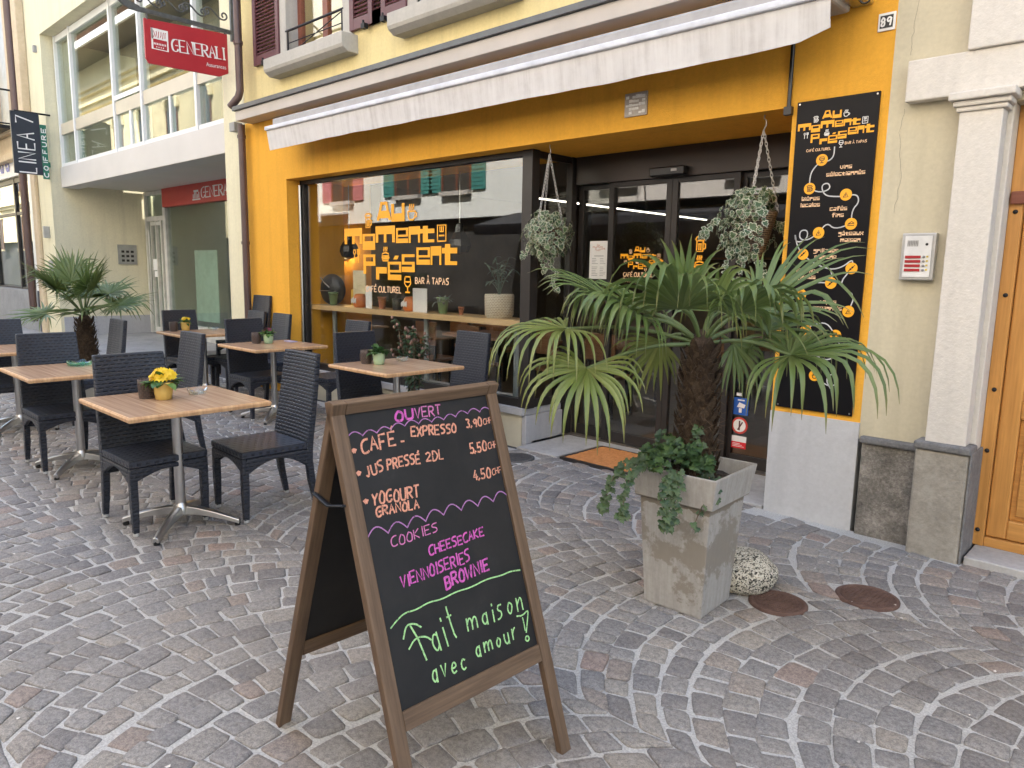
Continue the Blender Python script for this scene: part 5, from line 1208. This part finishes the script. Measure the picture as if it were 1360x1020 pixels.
# ------------------------------------------------------------------ palms
def palm_leaf_mat(nm, a, b_, c):
    m = N(nm); v = m.coord(); g = m.n('NewGeometry'); f = m.mix(.45, m.noise(v, 5, 4), g.outputs['Random Per Island'])
    uvn = m.n('TexCoord'); sp = m.n('SeparateXYZ'); m.l(uvn.outputs['UV'], sp.inputs[0])
    cc = m.ramp(f, [(.15, a), (.55, b_), (.9, c)])
    tip = m.ramp(sp.outputs['X'], [(.80, (0, 0, 0)), (.97, (.9, .9, .9))]); cc = m.mix(tip, cc, (.22, .19, .07))
    ln = m.n('TexWave'); ln.inputs['Scale'].default_value = 6; ln.bands_direction = 'Y'; m.l(uvn.outputs['UV'], ln.inputs[0])
    cc = m.mix(.25, cc, m.mix(ln.outputs['Fac'], sc(b_, .55), sc(b_, 1.5)))
    m.set(cc, .36, 0, .5); tl = m.n('BsdfTranslucent'); m.l(cc, tl.inputs[0]); mx = m.n('MixShader'); mx.inputs[0].default_value = .22
    m.l(m.b.outputs[0], mx.inputs[1]); m.l(tl.outputs[0], mx.inputs[2]); m.l(mx.outputs[0], m.out.inputs[0]); return m.m
PG = palm_leaf_mat('palm_green', (.058, .105, .028), (.122, .178, .050), (.20, .245, .09)); PYl = palm_leaf_mat('palm_yellow_green', (.09, .14, .025), (.17, .21, .05), (.27, .28, .09))
pet = plain('palm_petiole', (.10, .14, .045), .5, 0, .2)
def frond(root, base, hub, axis, nrm, rad, mat_, nl=34, spread=150, droop=.5, seed=0, wid=.030, cup=.15, stiff=.5):
    """fan leaf: petiole from base to hub; leaflets spread round axis in the plane of nrm"""
    rnd = random.Random(seed); base, hub = Vector(base), Vector(hub); ax = Vector(axis).normalized(); nr = Vector(nrm); nr = (nr-ax*nr.dot(ax)).normalized(); sd_ = ax.cross(nr)
    b = MB(); mid = (base+hub)/2+Vector((0, 0, .05)); P = smooth([base, mid, hub]); b.tube(P, [.012-.005*i/len(P) for i in range(len(P))], 6, 1)
    for k in range(nl):
        q = k/(nl-1)*2-1; an = R(spread)*q+rnd.uniform(-.035, .035); L = rad*(1-.25*abs(q)**2)*rnd.uniform(.78, 1.06); w0 = wid*(1-.3*abs(q))
        d0 = (ax*math.cos(an)+sd_*math.sin(an)+nr*(cup*(1-abs(q)*.4)+rnd.uniform(-.05, .05))).normalized()
        n = 9; p = hub.copy(); d = d0.copy(); vs = []; uvs = []; step = L/n; dr = droop*rnd.uniform(.75, 1.3); snap = rnd.random() < .18
        for i in range(n+1):
            t = i/n; side = d.cross(nr);
            if side.length < .05: side = d.cross(Vector((0, 0, 1)))
            side.normalize(); un = side.cross(d)
            wv = w0*.5*min(1, .25+t*2.6)*(1-max(0, t-.5)*2)**.85 if t < .995 else .0006
            wv = max(wv, .0006); fo = wv*.55
            vs += [p-side*wv+un*fo, p, p+side*wv+un*fo]
            g = dr*(max(0, t-stiff*.55)**1.0)*.8+(.55 if snap and .5 < t < .72 else 0)
            d = (d+Vector((0, 0, -1))*g).normalized(); p = p+d*step
        fs = []; 
        for i in range(n):
            for c in (0, 1):
                fs.append((i*3+c, i*3+c+1, i*3+c+4, i*3+c+3)); uvs.append([(i/n, c*.5+k), (i/n, c*.5+.5+k), ((i+1)/n, c*.5+.5+k), ((i+1)/n, c*.5+k)])
        b.add(vs, fs, 0, True, uvs)
    b.build('frond', [mat_, pet], root)
bark = wornstone('palm_fibre', (.02, .013, .008), (.065, .042, .026), (.15, .105, .065), 16, 1, 60)
def trunk(root, x, y, z0, z1, r0, r1, seed, n=150):
    rnd = random.Random(seed); b = MB(); prof = [(r0*1.05, z0), (r0*.95, z0+.05)]
    for i in range(1, 9): q = i/8; prof.append((r0+(r1-r0)*q+.006*math.sin(q*19), z0+(z1-z0)*q))
    prof += [(r1*.7, z1+.05), (.01, z1+.09)]
    b.lathe(prof, 20, (x, y, 0)); tr = b.build('trunk', bark, root)
    b = MB()
    for k in range(n):                                # old leaf bases
        q = (k+.5)/n; a = k*2.4; z = z0+(z1-z0)*q; r_ = r0+(r1-r0)*q
        base = (x+(r_-.006)*math.cos(a), y+(r_-.006)*math.sin(a), z); d = Vector((math.cos(a)*.55, math.sin(a)*.55, 1))
        lf(b, base, d, (math.cos(a), math.sin(a), 0), rnd.uniform(.06, .09), rnd.uniform(.035, .05), -.1, 0, .4, 3)
    b.build('leaf_bases', bark, tr)
    b = MB()
    for k in range(420):
        a = rnd.random()*6.28; z = rnd.uniform(z0+.02, z1); q = (z-z0)/(z1-z0); r_ = r0+(r1-r0)*q; p = Vector((x+r_*math.cos(a), y+r_*math.sin(a), z))
        b.tube([p, p+Vector((math.cos(a)*.035+rnd.uniform(-.03, .03), math.sin(a)*.035+rnd.uniform(-.03, .03), rnd.uniform(-.04, .05)))], [.0014, .0007], 3)
    b.build('fibres', plain('dry_fibre', (.14, .095, .06), .8), tr)
crt = Vector((.727, .686, 0)); ctow = Vector((.686, -.727, 0)); cup_ = Vector((0, 0, 1))
def CV(r_, t_, u_): return crt*r_+ctow*t_+cup_*u_
PT = thing('palm_tree', 'fan palm with fibrous trunk and drooping fronds growing in the tall grey planter', 'palm', (PX, PY, .62))
trunk(PT, PX, PY, .62, 1.26, .088, .064, 4)
C0 = Vector((PX, PY, 1.30))
def fr(hub, axis, nrm, rad, m=PG, **k): frond(PT, C0+Vector((0, 0, -.02)), C0+CV(*hub), CV(*axis), CV(*nrm), rad, m, **k)
#     hub (right, toward camera, up)
fr((-.55, .12, -.13), (-.25, .55, -.45), (-.1, .6, .8), .45, PYl, nl=24, spread=125, droop=1.9, seed=1, cup=.12, wid=.027)
fr((-.64, -.02, .04), (-.80, .2, -.10), (-.2, .2, .95), .50, PYl, nl=24, spread=112, droop=2.0, seed=2, wid=.026)
fr((-.14, .18, .15), (-.55, .55, .55), (.2, -.3, .9), .54, PG, nl=24, spread=98, droop=2.1, seed=3, wid=.036)
fr((-.10, .02, .17), (-.30, .05, .95), (.1, .9, .3), .33, PG, nl=20, spread=72, droop=1.1, seed=4, wid=.038, stiff=.9)
fr((.25, .02, .15), (.72, .05, .55), (-.4, .4, .75), .56, PG, nl=26, spread=85, droop=.75, seed=5, wid=.028, stiff=.8)
fr((.37, .14, -.05), (.80, .35, .10), (-.05, .3, .95), .56, PG, nl=28, spread=135, droop=2.0, seed=6, wid=.032)
fr((.10, .22, .14), (.45, .65, .50), (0, -.2, .95), .44, PG, nl=22, spread=95, droop=2.3, seed=7, wid=.034)
fr((.14, -.22, .12), (.4, -.75, .4), (0, .2, .95), .48, PG, nl=22, spread=100, droop=1.8, seed=8, wid=.032)
fr((-.26, -.20, .12), (-.65, -.5, .45), (.1, .1, .95), .50, PG, nl=22, spread=95, droop=1.8, seed=9, wid=.032)
fr((-.32, .06, .10), (-.80, .30, .40), (.1, .1, .95), .52, PG, nl=24, spread=92, droop=2.1, seed=10, wid=.034)
fr((.06, -.02, .14), (.40, .1, .85), (-.2, .8, .3), .29, PG, nl=16, spread=70, droop=1.3, seed=11, wid=.032)
fr((-.16, -.16, -.02), (-.4, -.3, -.8), (-.1, .9, .2), .32, PYl, nl=16, spread=75, droop=.6, seed=13, wid=.022)
fr((.18, -.10, -.02), (.45, -.1, -.75), (.2, .9, .2), .32, PG, nl=16, spread=75, droop=.6, seed=14, wid=.022)
fr((-.40, -.04, .16), (-.92, .0, .35), (-.1, .2, .95), .48, PG, nl=16, spread=52, droop=1.0, seed=15, wid=.026, stiff=.8)
fr((.34, -.14, .04), (.9, -.2, .25), (.0, .3, .95), .48, PG, nl=20, spread=95, droop=1.8, seed=16, wid=.030)
# low palm further back
QX, QY, QZ = -8.95, 2.62, .42
qx, qy = -9.55, 2.78
PB = thing('planter', 'low beige planter under the smaller palm tree between the wicker chairs', 'planter', (qx, qy, 0))
b = MB(); sqring(b, [(.24, 0), (.27, .38), (.285, .38), (.285, .44), (.25, .44), (.25, .40), (.1, .40)], .1, qx, qy); b.build('body', plain('beige_planter', (.42, .38, .30), .7, 0, .1, 4), PB, bevel=.006)
b = MB(); b.box(qx-.24, qx+.24, qy-.24, qy+.24, .30, .405); b.build('soil', bpy.data.materials['potting_soil'], PB)
P2 = thing('palm_tree', 'smaller bushy fan palm standing in front of the cream office building', 'palm', (qx, qy, .4))
trunk(P2, qx, qy, .40, .95, .12, .075, 9, 130)
C2 = Vector((qx, qy, 1.0)); rnd = random.Random(21)
for k in range(14):
    a = k*2.39996; el = [.9, .35, .65, .12, 1.15, .0, .5, -.15][k % 8]; ln = rnd.uniform(.30, .42)
    dv = Vector((math.cos(a)*math.cos(el), math.sin(a)*math.cos(el), math.sin(el)))
    frond(P2, C2, C2+dv*ln+Vector((0, 0, .08)), dv+Vector((0, 0, -.05)), Vector((0, 0, 1))-dv*.3+Vector((.25, -.3, 0)), rnd.uniform(.42, .52), PG, nl=30, spread=118, droop=.30, seed=50+k, wid=.032, stiff=.9)
b = MB(); rnd = random.Random(8)
for k in range(260):
    a = rnd.random()*6.28; r_ = .26*math.sqrt(rnd.random()); el = rnd.uniform(.2, 1.2)
    lf(b, (qx+r_*math.cos(a), qy+r_*math.sin(a), .40), (math.cos(a)*math.cos(el), math.sin(a)*math.cos(el), math.sin(el)), (0, 0, 1), rnd.uniform(.10, .26), rnd.uniform(.018, .035), rnd.uniform(.4, 1.3))
tag(b.build('underplanting', leafmat('underplant_leaf', (.05, .10, .03), (.22, .27, .10)), origin=(qx, qy, .4)), 'pale green grassy plants at the foot of the smaller palm', 'plant')
# ------------------------------------------------------------------ ivy
LOBE = [(0, 0), (.30, -.10), (.52, .12), (.34, .36), (.42, .58), (.17, .62), (0, 1), (-.17, .62), (-.42, .58), (-.34, .36), (-.52, .12), (-.30, -.10)]
def ivy_leaf(b, p, d, nrm, s, varieg=False):
    d = Vector(d).normalized(); nrm = Vector(nrm); sd_ = d.cross(nrm)
    if sd_.length < 1e-3: sd_ = d.cross(Vector((1, 0, .3)))
    sd_.normalize(); un = sd_.cross(d); p = Vector(p); vs = [p+sd_*(x*s)+d*(y*s)+un*(s*(.10*abs(x)-.12*y*y)) for x, y in LOBE]; n = len(vs)
    if varieg:
        c = p+d*(s*.36); inn = [c+(v_-c)*.76+un*.0004 for v_ in vs]
        b.add(vs+inn+[c+un*.002], [(i, (i+1) % n, n+(i+1) % n, n+i) for i in range(n)], 1, False); b.add(inn+[c+un*.002], [(i, (i+1) % n, n) for i in range(n)], 0, False)
    else: b.add(vs+[p+d*(s*.36)+un*.002], [(i, (i+1) % n, n) for i in range(n)], 0, False)
IVG = leafmat('ivy_green', (.018, .048, .014), (.075, .13, .038), 8, .4); IVV = leafmat('variegated_ivy_green', (.03, .07, .028), (.11, .17, .07), 8, .45); IVC = leafmat('ivy_cream_edge', (.36, .39, .26), (.58, .58, .44), 8, .5)
stem = plain('ivy_stem', (.09, .06, .035), .7)
IV = thing('ivy', 'dark green ivy spilling over the corner of the tall planter', 'plant', (PX, PY, .63)); rnd = random.Random(12); b = MB(); b2 = MB()
lx = Vector((PX, PY, .66))
for k in range(420):
    q = rnd.random(); r_ = rnd.uniform(-.25, .06); t_ = rnd.uniform(-.10, .21); hgt = .05+.10*math.exp(-((r_+.10)/.12)**2)*rnd.random()+.05*rnd.random()
    if r_ > -.02 and rnd.random() < .5: continue
    p = lx+CV(r_, t_, hgt); a = rnd.random()*6.28
    ivy_leaf(b, p, CV(math.cos(a), math.sin(a)*.8+.3, -.35), CV(-.2, .55, .8), rnd.choice((.020, .028, .036, .042))*rnd.uniform(.85, 1.15))
for k in range(70):
    a = rnd.random()*6.28; r_ = rnd.uniform(-.04, .05); p = lx+CV(r_, .09+rnd.uniform(-.02, .02), rnd.uniform(.05, .26) if r_ < 0 else rnd.uniform(0, .12)); ivy_leaf(b, p, CV(math.cos(a), .5, -.3), CV(0, .9, .4), rnd.uniform(.025, .042))
for (s0, pts) in ((1, [(-.24, .10, .08), (-.33, .16, .03), (-.36, .18, -.06), (-.37, .18, -.17)]), (2, [(-.27, .05, .08), (-.36, .08, .06), (-.42, .10, -.04), (-.45, .1, -.16)]), (3, [(-.16, .19, .06), (-.19, .25, -.02), (-.19, .25, -.12), (-.18, .24, -.20)]), (4, [(-.13, .2, .06), (-.14, .255, -.04), (-.15, .24, -.16)]), (5, [(.02, .2, .03), (.0, .26, -.04), (-.03, .25, -.12), (-.05, .24, -.2)]), (6, [(.06, .2, .03), (.05, .265, -.03), (-.02, .26, -.09)])):
    P = smooth([lx+CV(*q) for q in pts], 3); b2.tube(P, .0022, 4)
    for i, p in enumerate(P[2:]):
        for _ in range(2 if s0 < 5 else 1):
            if s0 >= 5 and rnd.random() < .6: continue
            ivy_leaf(b, p+Vector((rnd.uniform(-.02, .02), rnd.uniform(-.02, .02), rnd.uniform(-.012, .012))), CV(rnd.uniform(-1, 1), .6, -.7), CV(0, .9, .4), rnd.uniform(.022, .042))
b.build('leaves', IVG, IV); b2.build('stems', stem, IV)
def basket(nm, label, x, y, zt, zb, r, hook, left, seed, strands, tall=.30):
    t = thing(nm, label, 'hanging basket', (x, y, zb)); rnd = random.Random(seed)
    b = MB(); b.lathe([(r*.22, zb), (r*.55, zb+tall*.35), (r*.9, zb+tall*.9), (r*.98, zb+tall), (r*.90, zb+tall), (r*.8, zb+tall*.85), (0, zb+tall*.85)], 28, (x, y, 0)); b.build('basket', wicker('willow_'+str(seed), (.03, .02, .012), (.21, .145, .09), .05, .014, .004), t)
    for k in range(3):
        a = 2.1*k+.5; p0 = Vector((x, y, hook)); p1 = Vector((x+r*.95*math.cos(a), y+r*.95*math.sin(a), zb+tall)); n = int((p1-p0).length/.026); b = MB(); ax = (p1-p0).normalized()
        for i in range(n):
            c = p0.lerp(p1, (i+.5)/n); sd_ = ax.cross(Vector((math.cos(i*1.57), math.sin(i*1.57), .1))).normalized()
            b.tube([c+ax*(.019*math.cos(q))+sd_*(.0085*math.sin(q)) for q in [j*6.2832/10 for j in range(11)]], .0024, 4)
        b.build('chain', M['chain'], t)
    b = MB(); b.tube([(x, y, 2.68), (x, y, 2.655), (x+.02, y-.012, 2.64), (x+.022, y-.012, 2.61), (x, y, hook)], .0045, 6); b.build('hook', M['chain'], t)
    b = MB(); b2 = MB(); c0 = Vector((x, y, zb+tall*.85))
    for k in range(left[0]):
        a = rnd.random()*6.28; el = rnd.uniform(-1.2, 1.2); d = Vector((math.cos(a)*math.cos(el), math.sin(a)*math.cos(el), math.sin(el)))
        cx_, ct_, cu_ = d.dot(crt), d.dot(ctow), d.z
        if not left[1](cx_, ct_, cu_): continue
        rr = rnd.uniform(.72, 1.08); p = c0+CV(cx_*left[2]*rr+left[4], ct_*left[2]*rr, cu_*left[3]*rr+left[5])
        dn = Vector((d.x*.35+rnd.uniform(-.5, .5), d.y*.35+rnd.uniform(-.5, .5), -1+rnd.uniform(-.2, .5)))
        ivy_leaf(b, p, dn, d+Vector((0, 0, .25)), rnd.choice((.022, .03, .036, .044, .056))*rnd.uniform(.85, 1.15), True)
    for pts in strands:
        P = smooth([c0+CV(*q) for q in pts], 2); b2.tube(P, .002, 4)
        for p in P:
            for _ in range(2): ivy_leaf(b, p+Vector((rnd.uniform(-.025, .025), rnd.uniform(-.025, .025), rnd.uniform(-.01, .01))), CV(rnd.uniform(-.8, .8), .3, -1), CV(0, 1, .3), rnd.uniform(.026, .042), True)
    b.build('ivy_leaves', [IVV, IVC], t); b2.build('ivy_stems', stem, t)
basket('hanging_basket', 'rounder hanging basket of variegated ivy in front of the shop window corner post', -4.23, 4.90, 2.1, 1.72, .14, 2.60, (560, lambda r_, t_, u_: True, .215, .20, .0, -.02), 31,
       [[(.02, .05, -.2), (.06, .06, -.32), (.05, .06, -.42), (.09, .06, -.5)], [(-.05, .05, -.2), (-.02, .05, -.34)], [(-.15, .05, -.1), (-.22, .05, -.22)]], .28)
basket('hanging_basket', 'hanging basket showing tall willow weave with ivy on one side, beside the black menu panel', -2.32, 4.90, 2.1, 1.70, .135, 2.58, (640, lambda r_, t_, u_: r_ < .15 or t_ < -.1 or u_ > .75, .22, .25, -.05, -.03), 32,
       [[(-.2, .08, -.2), (-.24, .1, -.34), (-.22, .1, -.5)], [(-.12, .1, -.25), (-.14, .1, -.42), (-.10, .1, -.55)], [(.15, .05, -.02), (.22, .05, -.12), (.20, .05, -.25)], [(.0, .1, -.28), (.03, .1, -.38)], [(-.3, .05, 0), (-.36, .06, -.06), (-.38, .06, -.12)]], .34)
# ------------------------------------------------------------------ flowering shrub in front of the window
SH = thing('flowering_shrub', 'tall leafy shrub with pale pink buds in front of the shop window', 'shrub', (-5.62, 4.55, 0)); rnd = random.Random(17); b = MB(); b2 = MB(); b3 = MB()
hx, hy = -5.62, 4.55
for k in range(12):
    a = rnd.random()*6.28; P = [Vector((hx+.04*math.cos(a), hy+.04*math.sin(a), .25))]; o = rnd.uniform(.08, .26); hh_ = rnd.uniform(.75, 1.12)
    for q in (.35, .7, 1): P.append(Vector((hx+o*q*math.cos(a)*1.2, hy+o*q*math.sin(a)*.6, .25+(hh_-.25)*q)))
    P = smooth(P, 2); b.tube(P, .004, 5)
    for p in P[3:]:
        for _ in range(4):
            c = rnd.random()*6.28; lf(b2, p, (math.cos(c), math.sin(c), rnd.uniform(-.3, .5)), (0, 0, 1), rnd.uniform(.05, .085), rnd.uniform(.022, .034), rnd.uniform(.3, 1))
    for _ in range(3): blob(b3, P[-1]+Vector((rnd.uniform(-.06, .06), rnd.uniform(-.05, .05), rnd.uniform(-.08, .04))), .014, .014, .018, rnd.random()*5, 8, 6)
b.build('stems', stem, SH); b2.build('leaves', leafmat('shrub_leaf', (.02, .05, .022), (.06, .11, .045)), SH); b3.build('buds', plain('pale_pink_bud', (.26, .15, .115), .6, 0, .3), SH)
b = MB(); b.lathe([(.11, 0), (.15, .24), (.165, .24), (.165, .28), (.14, .28), (.13, .24), (0, .24)], 28, (hx, hy, 0)); tag(b.build('plant_pot', potm['terra'], origin=(hx, hy, 0)), 'terracotta pot holding the flowering shrub', 'pot')
# ------------------------------------------------------------------ things inside the window
WC = thing('window_counter', 'long varnished wooden counter behind the shop window', 'counter', (-6.5, 5.25, 0))
b = MB(); b.box(-8.40, -4.62, 5.07, 5.45, 1.085, 1.145, grain=True); b.build('counter_top', M['ply'], WC, bevel=.004)
for x in (-8.1, -6.28, -4.9):
    b = MB(); b.tube([(x, 5.25, .02), (x, 5.25, 1.084)], .03, 14); b.build('post', plain('pale_steel_post', (.42, .46, .46), .35, .5), WC)
ZC = 1.146
potted('potted_plant', 'plain green pot standing at the left end of the window counter', 'potted plant', -8.08, 5.22, ZC, 'pot', potm['green'], (8, .05, .02, G2), None, 1.15, 11)
potted('potted_plant', 'terracotta pot with a small cactus on the window counter', 'potted plant', -7.05, 5.22, ZC, 'pot', potm['terra'], (26, .08, .02, G2), None, 1.0, 12)
potted('potted_plant', 'wide green pot with spiky grey leaves on the window counter', 'potted plant', -5.97, 5.22, ZC, 'pot', potm['green'], (34, .12, .022, leafmat('grey_leaf', (.12, .15, .13), (.26, .3, .26))), None, 1.25, 13)
potted('potted_plant', 'small dry reddish plant between the green pot and the big basket', 'potted plant', -5.70, 5.24, ZC, 'pot', potm['terra'], (26, .11, .014, leafmat('dry_leaf', (.10, .06, .04), (.22, .14, .09))), None, .6, 14)
bk = thing('woven_basket', 'pale woven basket with tall grey stemmed plant at the right end of the counter', 'basket', (-5.14, 5.24, ZC))
b = MB(); b.lathe([(.125, ZC), (.145, ZC+.03), (.150, ZC+.22), (.145, ZC+.235), (.135, ZC+.235), (.13, ZC+.2), (0, ZC+.2)], 28, (-5.14, 5.24, 0)); b.build('basket', wicker('pale_seagrass', (.40, .33, .23), (.74, .66, .52), .03, .016, .006), bk)
b = MB(); rnd = random.Random(6); g3 = leafmat('grey_green_leaf', (.10, .15, .11), (.24, .32, .24))
for k in range(16):
    a = rnd.random()*6.28; o = rnd.uniform(.05, .2); h_ = rnd.uniform(.15, .40); P = smooth([Vector((-5.14, 5.24, ZC+.2)), Vector((-5.14+.3*o*math.cos(a), 5.24+.2*o*math.sin(a), ZC+.2+h_*.6)), Vector((-5.14+o*math.cos(a), 5.24+.5*o*math.sin(a), ZC+.2+h_))]); b.tube(P, .0035, 4)
    for _ in range(5): c = rnd.random()*6.28; lf(b, P[-1-rnd.randint(0, 3)], (math.cos(c), math.sin(c), rnd.uniform(-.5, .4)), (0, 0, 1), rnd.uniform(.07, .12), .022, .6)
b.build('plant', g3, bk)
for (x, lb) in ((-7.25, 'white menu card standing left of the cactus pot'), (-6.30, 'larger white menu card standing on the counter near its middle post')):
    b = MB(); w_ = .06 if x < -7 else .12; b.box(x-w_, x+w_, 5.17, 5.178, ZC, ZC+.26); tag(b.build('menu_card', M['offwhite'], origin=(x, 5.17, ZC)), lb, 'card')
for (x, lb) in ((-7.47, 'orange jar with white motif left of the first menu card'), (-6.50, 'orange jar with white motif beside the larger menu card')):
    t = thing('orange_jar', lb, 'jar', (x, 5.2, ZC)); b = MB(); b.lathe([(.065, 0), (.085, .03), (.085, .11), (.055, .16), (0, .165)], 20, (x, 5.2, ZC)); b.build('jar', plain('orange_glaze', (.66, .20, .05), .3, 0, .1), t)
    b = MB()
    for k in range(5): b.box(x-.05+k*.02, x-.035+k*.02, 5.105, 5.112, ZC+.05+.01*(k % 2), ZC+.10+.012*(k % 3))
    b.build('motif', M['logo_white'], t)
b = MB(); b.lathe([(.05, 0), (.055, .12), (.05, .13), (0, .13)], 16, (-6.77, 5.22, ZC)); tag(b.build('dark_tin', M['darkframe'], origin=(-6.77, 5.22, ZC)), 'small dark tin on the counter right of the cactus pot', 'tin')
gr = thing('kettle_grill', 'round black kettle grill with thin silver handle at the left of the window', 'grill', (-8.25, 5.45, ZC))
b = MB(); blob(b, (-8.28, 5.34, ZC+.19), .24, .12, .2, .5, 26, 18, .0); b.build('kettle', plain('black_enamel', (.02, .02, .021), .35), gr)
b = MB(); b.box(-8.52, -8.04, 5.215, 5.225, ZC+.17, ZC+.18); b.build('lid_seam', M['alu'], gr)
b = MB(); b.tube([(-8.36, 5.215, ZC+.34), (-8.24, 5.19, ZC+.28), (-8.16, 5.215, ZC+.22)], .007, 6); b.build('handle', M['alu'], gr)
b = MB(); b.box(-7.95, -7.55, 5.40, 5.44, ZC, ZC+.20); b.box(-7.88, -7.62, 5.385, 5.399, ZC+.10, ZC+.44, 1); tag(b.build('display_box', [plain('yellow_box', (.80, .48, .05), .6), plain('cream_box', (.70, .62, .42), .6)], origin=(-7.75, 5.42, ZC)), 'yellow and cream cardboard display on the counter', 'box')
for (x, y, z, lb) in ((-8.3, 5.62, 1.88, 'glossy black pendant lamp over the kettle grill'), (-6.15, 5.62, 1.93, 'glossy black pendant lamp beside the last letters of the shop name')):
    t = thing('pendant_lamp', lb, 'lamp', (x, y, 2.8)); b = MB(); b.lathe([(.006, z+.2), (.035, z+.19), (.06, z+.10), (.115, z+.02), (.13, z-.05), (.10, z-.12), (.0, z-.15)], 10, (x, y, 0), smooth=False); b.build('shade', plain('gloss_black_glass', (.012, .012, .012), .08), t)
    b = MB(); b.tube([(x, y, z+.2), (x, y, 2.8)], .006, 6); b.build('cord', M['alu'], t)
t = thing('wall_lamp', 'small lit warm lamp on the amber wall inside the window', 'lamp', (-8.9, 5.95, 1.8))
b = MB(); b.box(-8.9, -8.86, 5.9, 6.0, 1.74, 1.9); b.build('mount', M['darkframe'], t)
b = MB(); blob(b, (-8.82, 5.95, 1.82), .045, .045, .06, 1.0, 14, 10, 0); b.build('bulb', emit('warm_bulb', (1, .72, .30), 30), t)
# dim furniture inside
tabm = wood('inside_table_wood', (.16, .075, .035), (.28, .14, .07))
for i, (x, y, lb) in enumerate(((-6.9, 6.9, 'brown dining table inside behind the flowering shrub'), (-5.2, 7.3, 'brown dining table inside behind the big woven basket'), (-7.9, 8.4, 'brown dining table deep inside near the amber wall'), (-3.6, 8.6, 'brown dining table inside behind the sliding doors'))):
    t = thing('inside_table', lb, 'table', (x, y, 0), 'tables inside the cafe'); b = MB(); b.box(x-.55, x+.55, y-.4, y+.4, .74, .78, grain=True); b.build('tabletop', tabm, t, bevel=.004)
    for sx1 in (-.45, .45):
        for sy1 in (-.32, .32): b = MB(); b.box(x+sx1-.025, x+sx1+.025, y+sy1-.025, y+sy1+.025, .018, .739); b.build('leg', M['black'], t)
    for q, sx1 in enumerate((-.4, .4)):
        st = thing('inside_chair', 'dark dining chair '+('left' if q == 0 else 'right')+' of the '+lb, 'chair', (x+sx1, y-.6, 0), 'dark chairs inside the cafe'); cx, cy = x+sx1, y-.6
        b = MB(); b.box(cx-.2, cx+.2, cy-.2, cy+.2, .44, .48); b.build('seat', tabm, st, bevel=.006)
        b = MB(); b.box(cx-.2, cx+.2, cy-.22, cy-.19, .65, .95); b.build('backrest', tabm, st, bevel=.006)
        for ax_ in (-.17, .17):
            for ay_ in (-.2, .17): b = MB(); b.box(cx+ax_-.016, cx+ax_+.016, cy+ay_-.016, cy+ay_+.016, .018, .439 if ay_ > 0 else .9); b.build('leg', M['black'], st)
br_ = thing('bar_counter', 'long dark bar counter with bottle shelf at the back of the cafe', 'bar', (-4, 10.6, 0))
b = MB(); b.box(-8, -1, 10.2, 10.8, .018, 1.1); b.build('front', M['infloor'], br_); b = MB(); b.box(-8.05, -.95, 10.15, 10.85, 1.101, 1.15, grain=True); b.build('bar_top', tabm, br_)
b = MB(); rnd = random.Random(9)
for z in (1.5, 1.9):
    b.box(-8, -1, 11.35, 11.6, z-.03, z)
b.build('shelf', tabm, br_)
# litter: pale petals and crumbs between the stones
rnd = random.Random(44); b = MB()
for k in range(170):
    x = -rnd.uniform(.2, 7); y = rnd.uniform(.4, 4.6); s = rnd.uniform(.003, .009); a = rnd.random()*3
    b.add([(x+s*math.cos(a+q)*rnd.uniform(.6, 1.2), y+s*math.sin(a+q)*rnd.uniform(.6, 1.2), .007+rnd.uniform(0, .004)) for q in (0, 1.3, 2.6, 3.9, 5.1)], [(0, 1, 2, 3, 4)])
li = b.build('ground_litter', plain('pale_petal', (.62, .58, .52), .8)); li['kind'] = 'stuff'
flush_text()
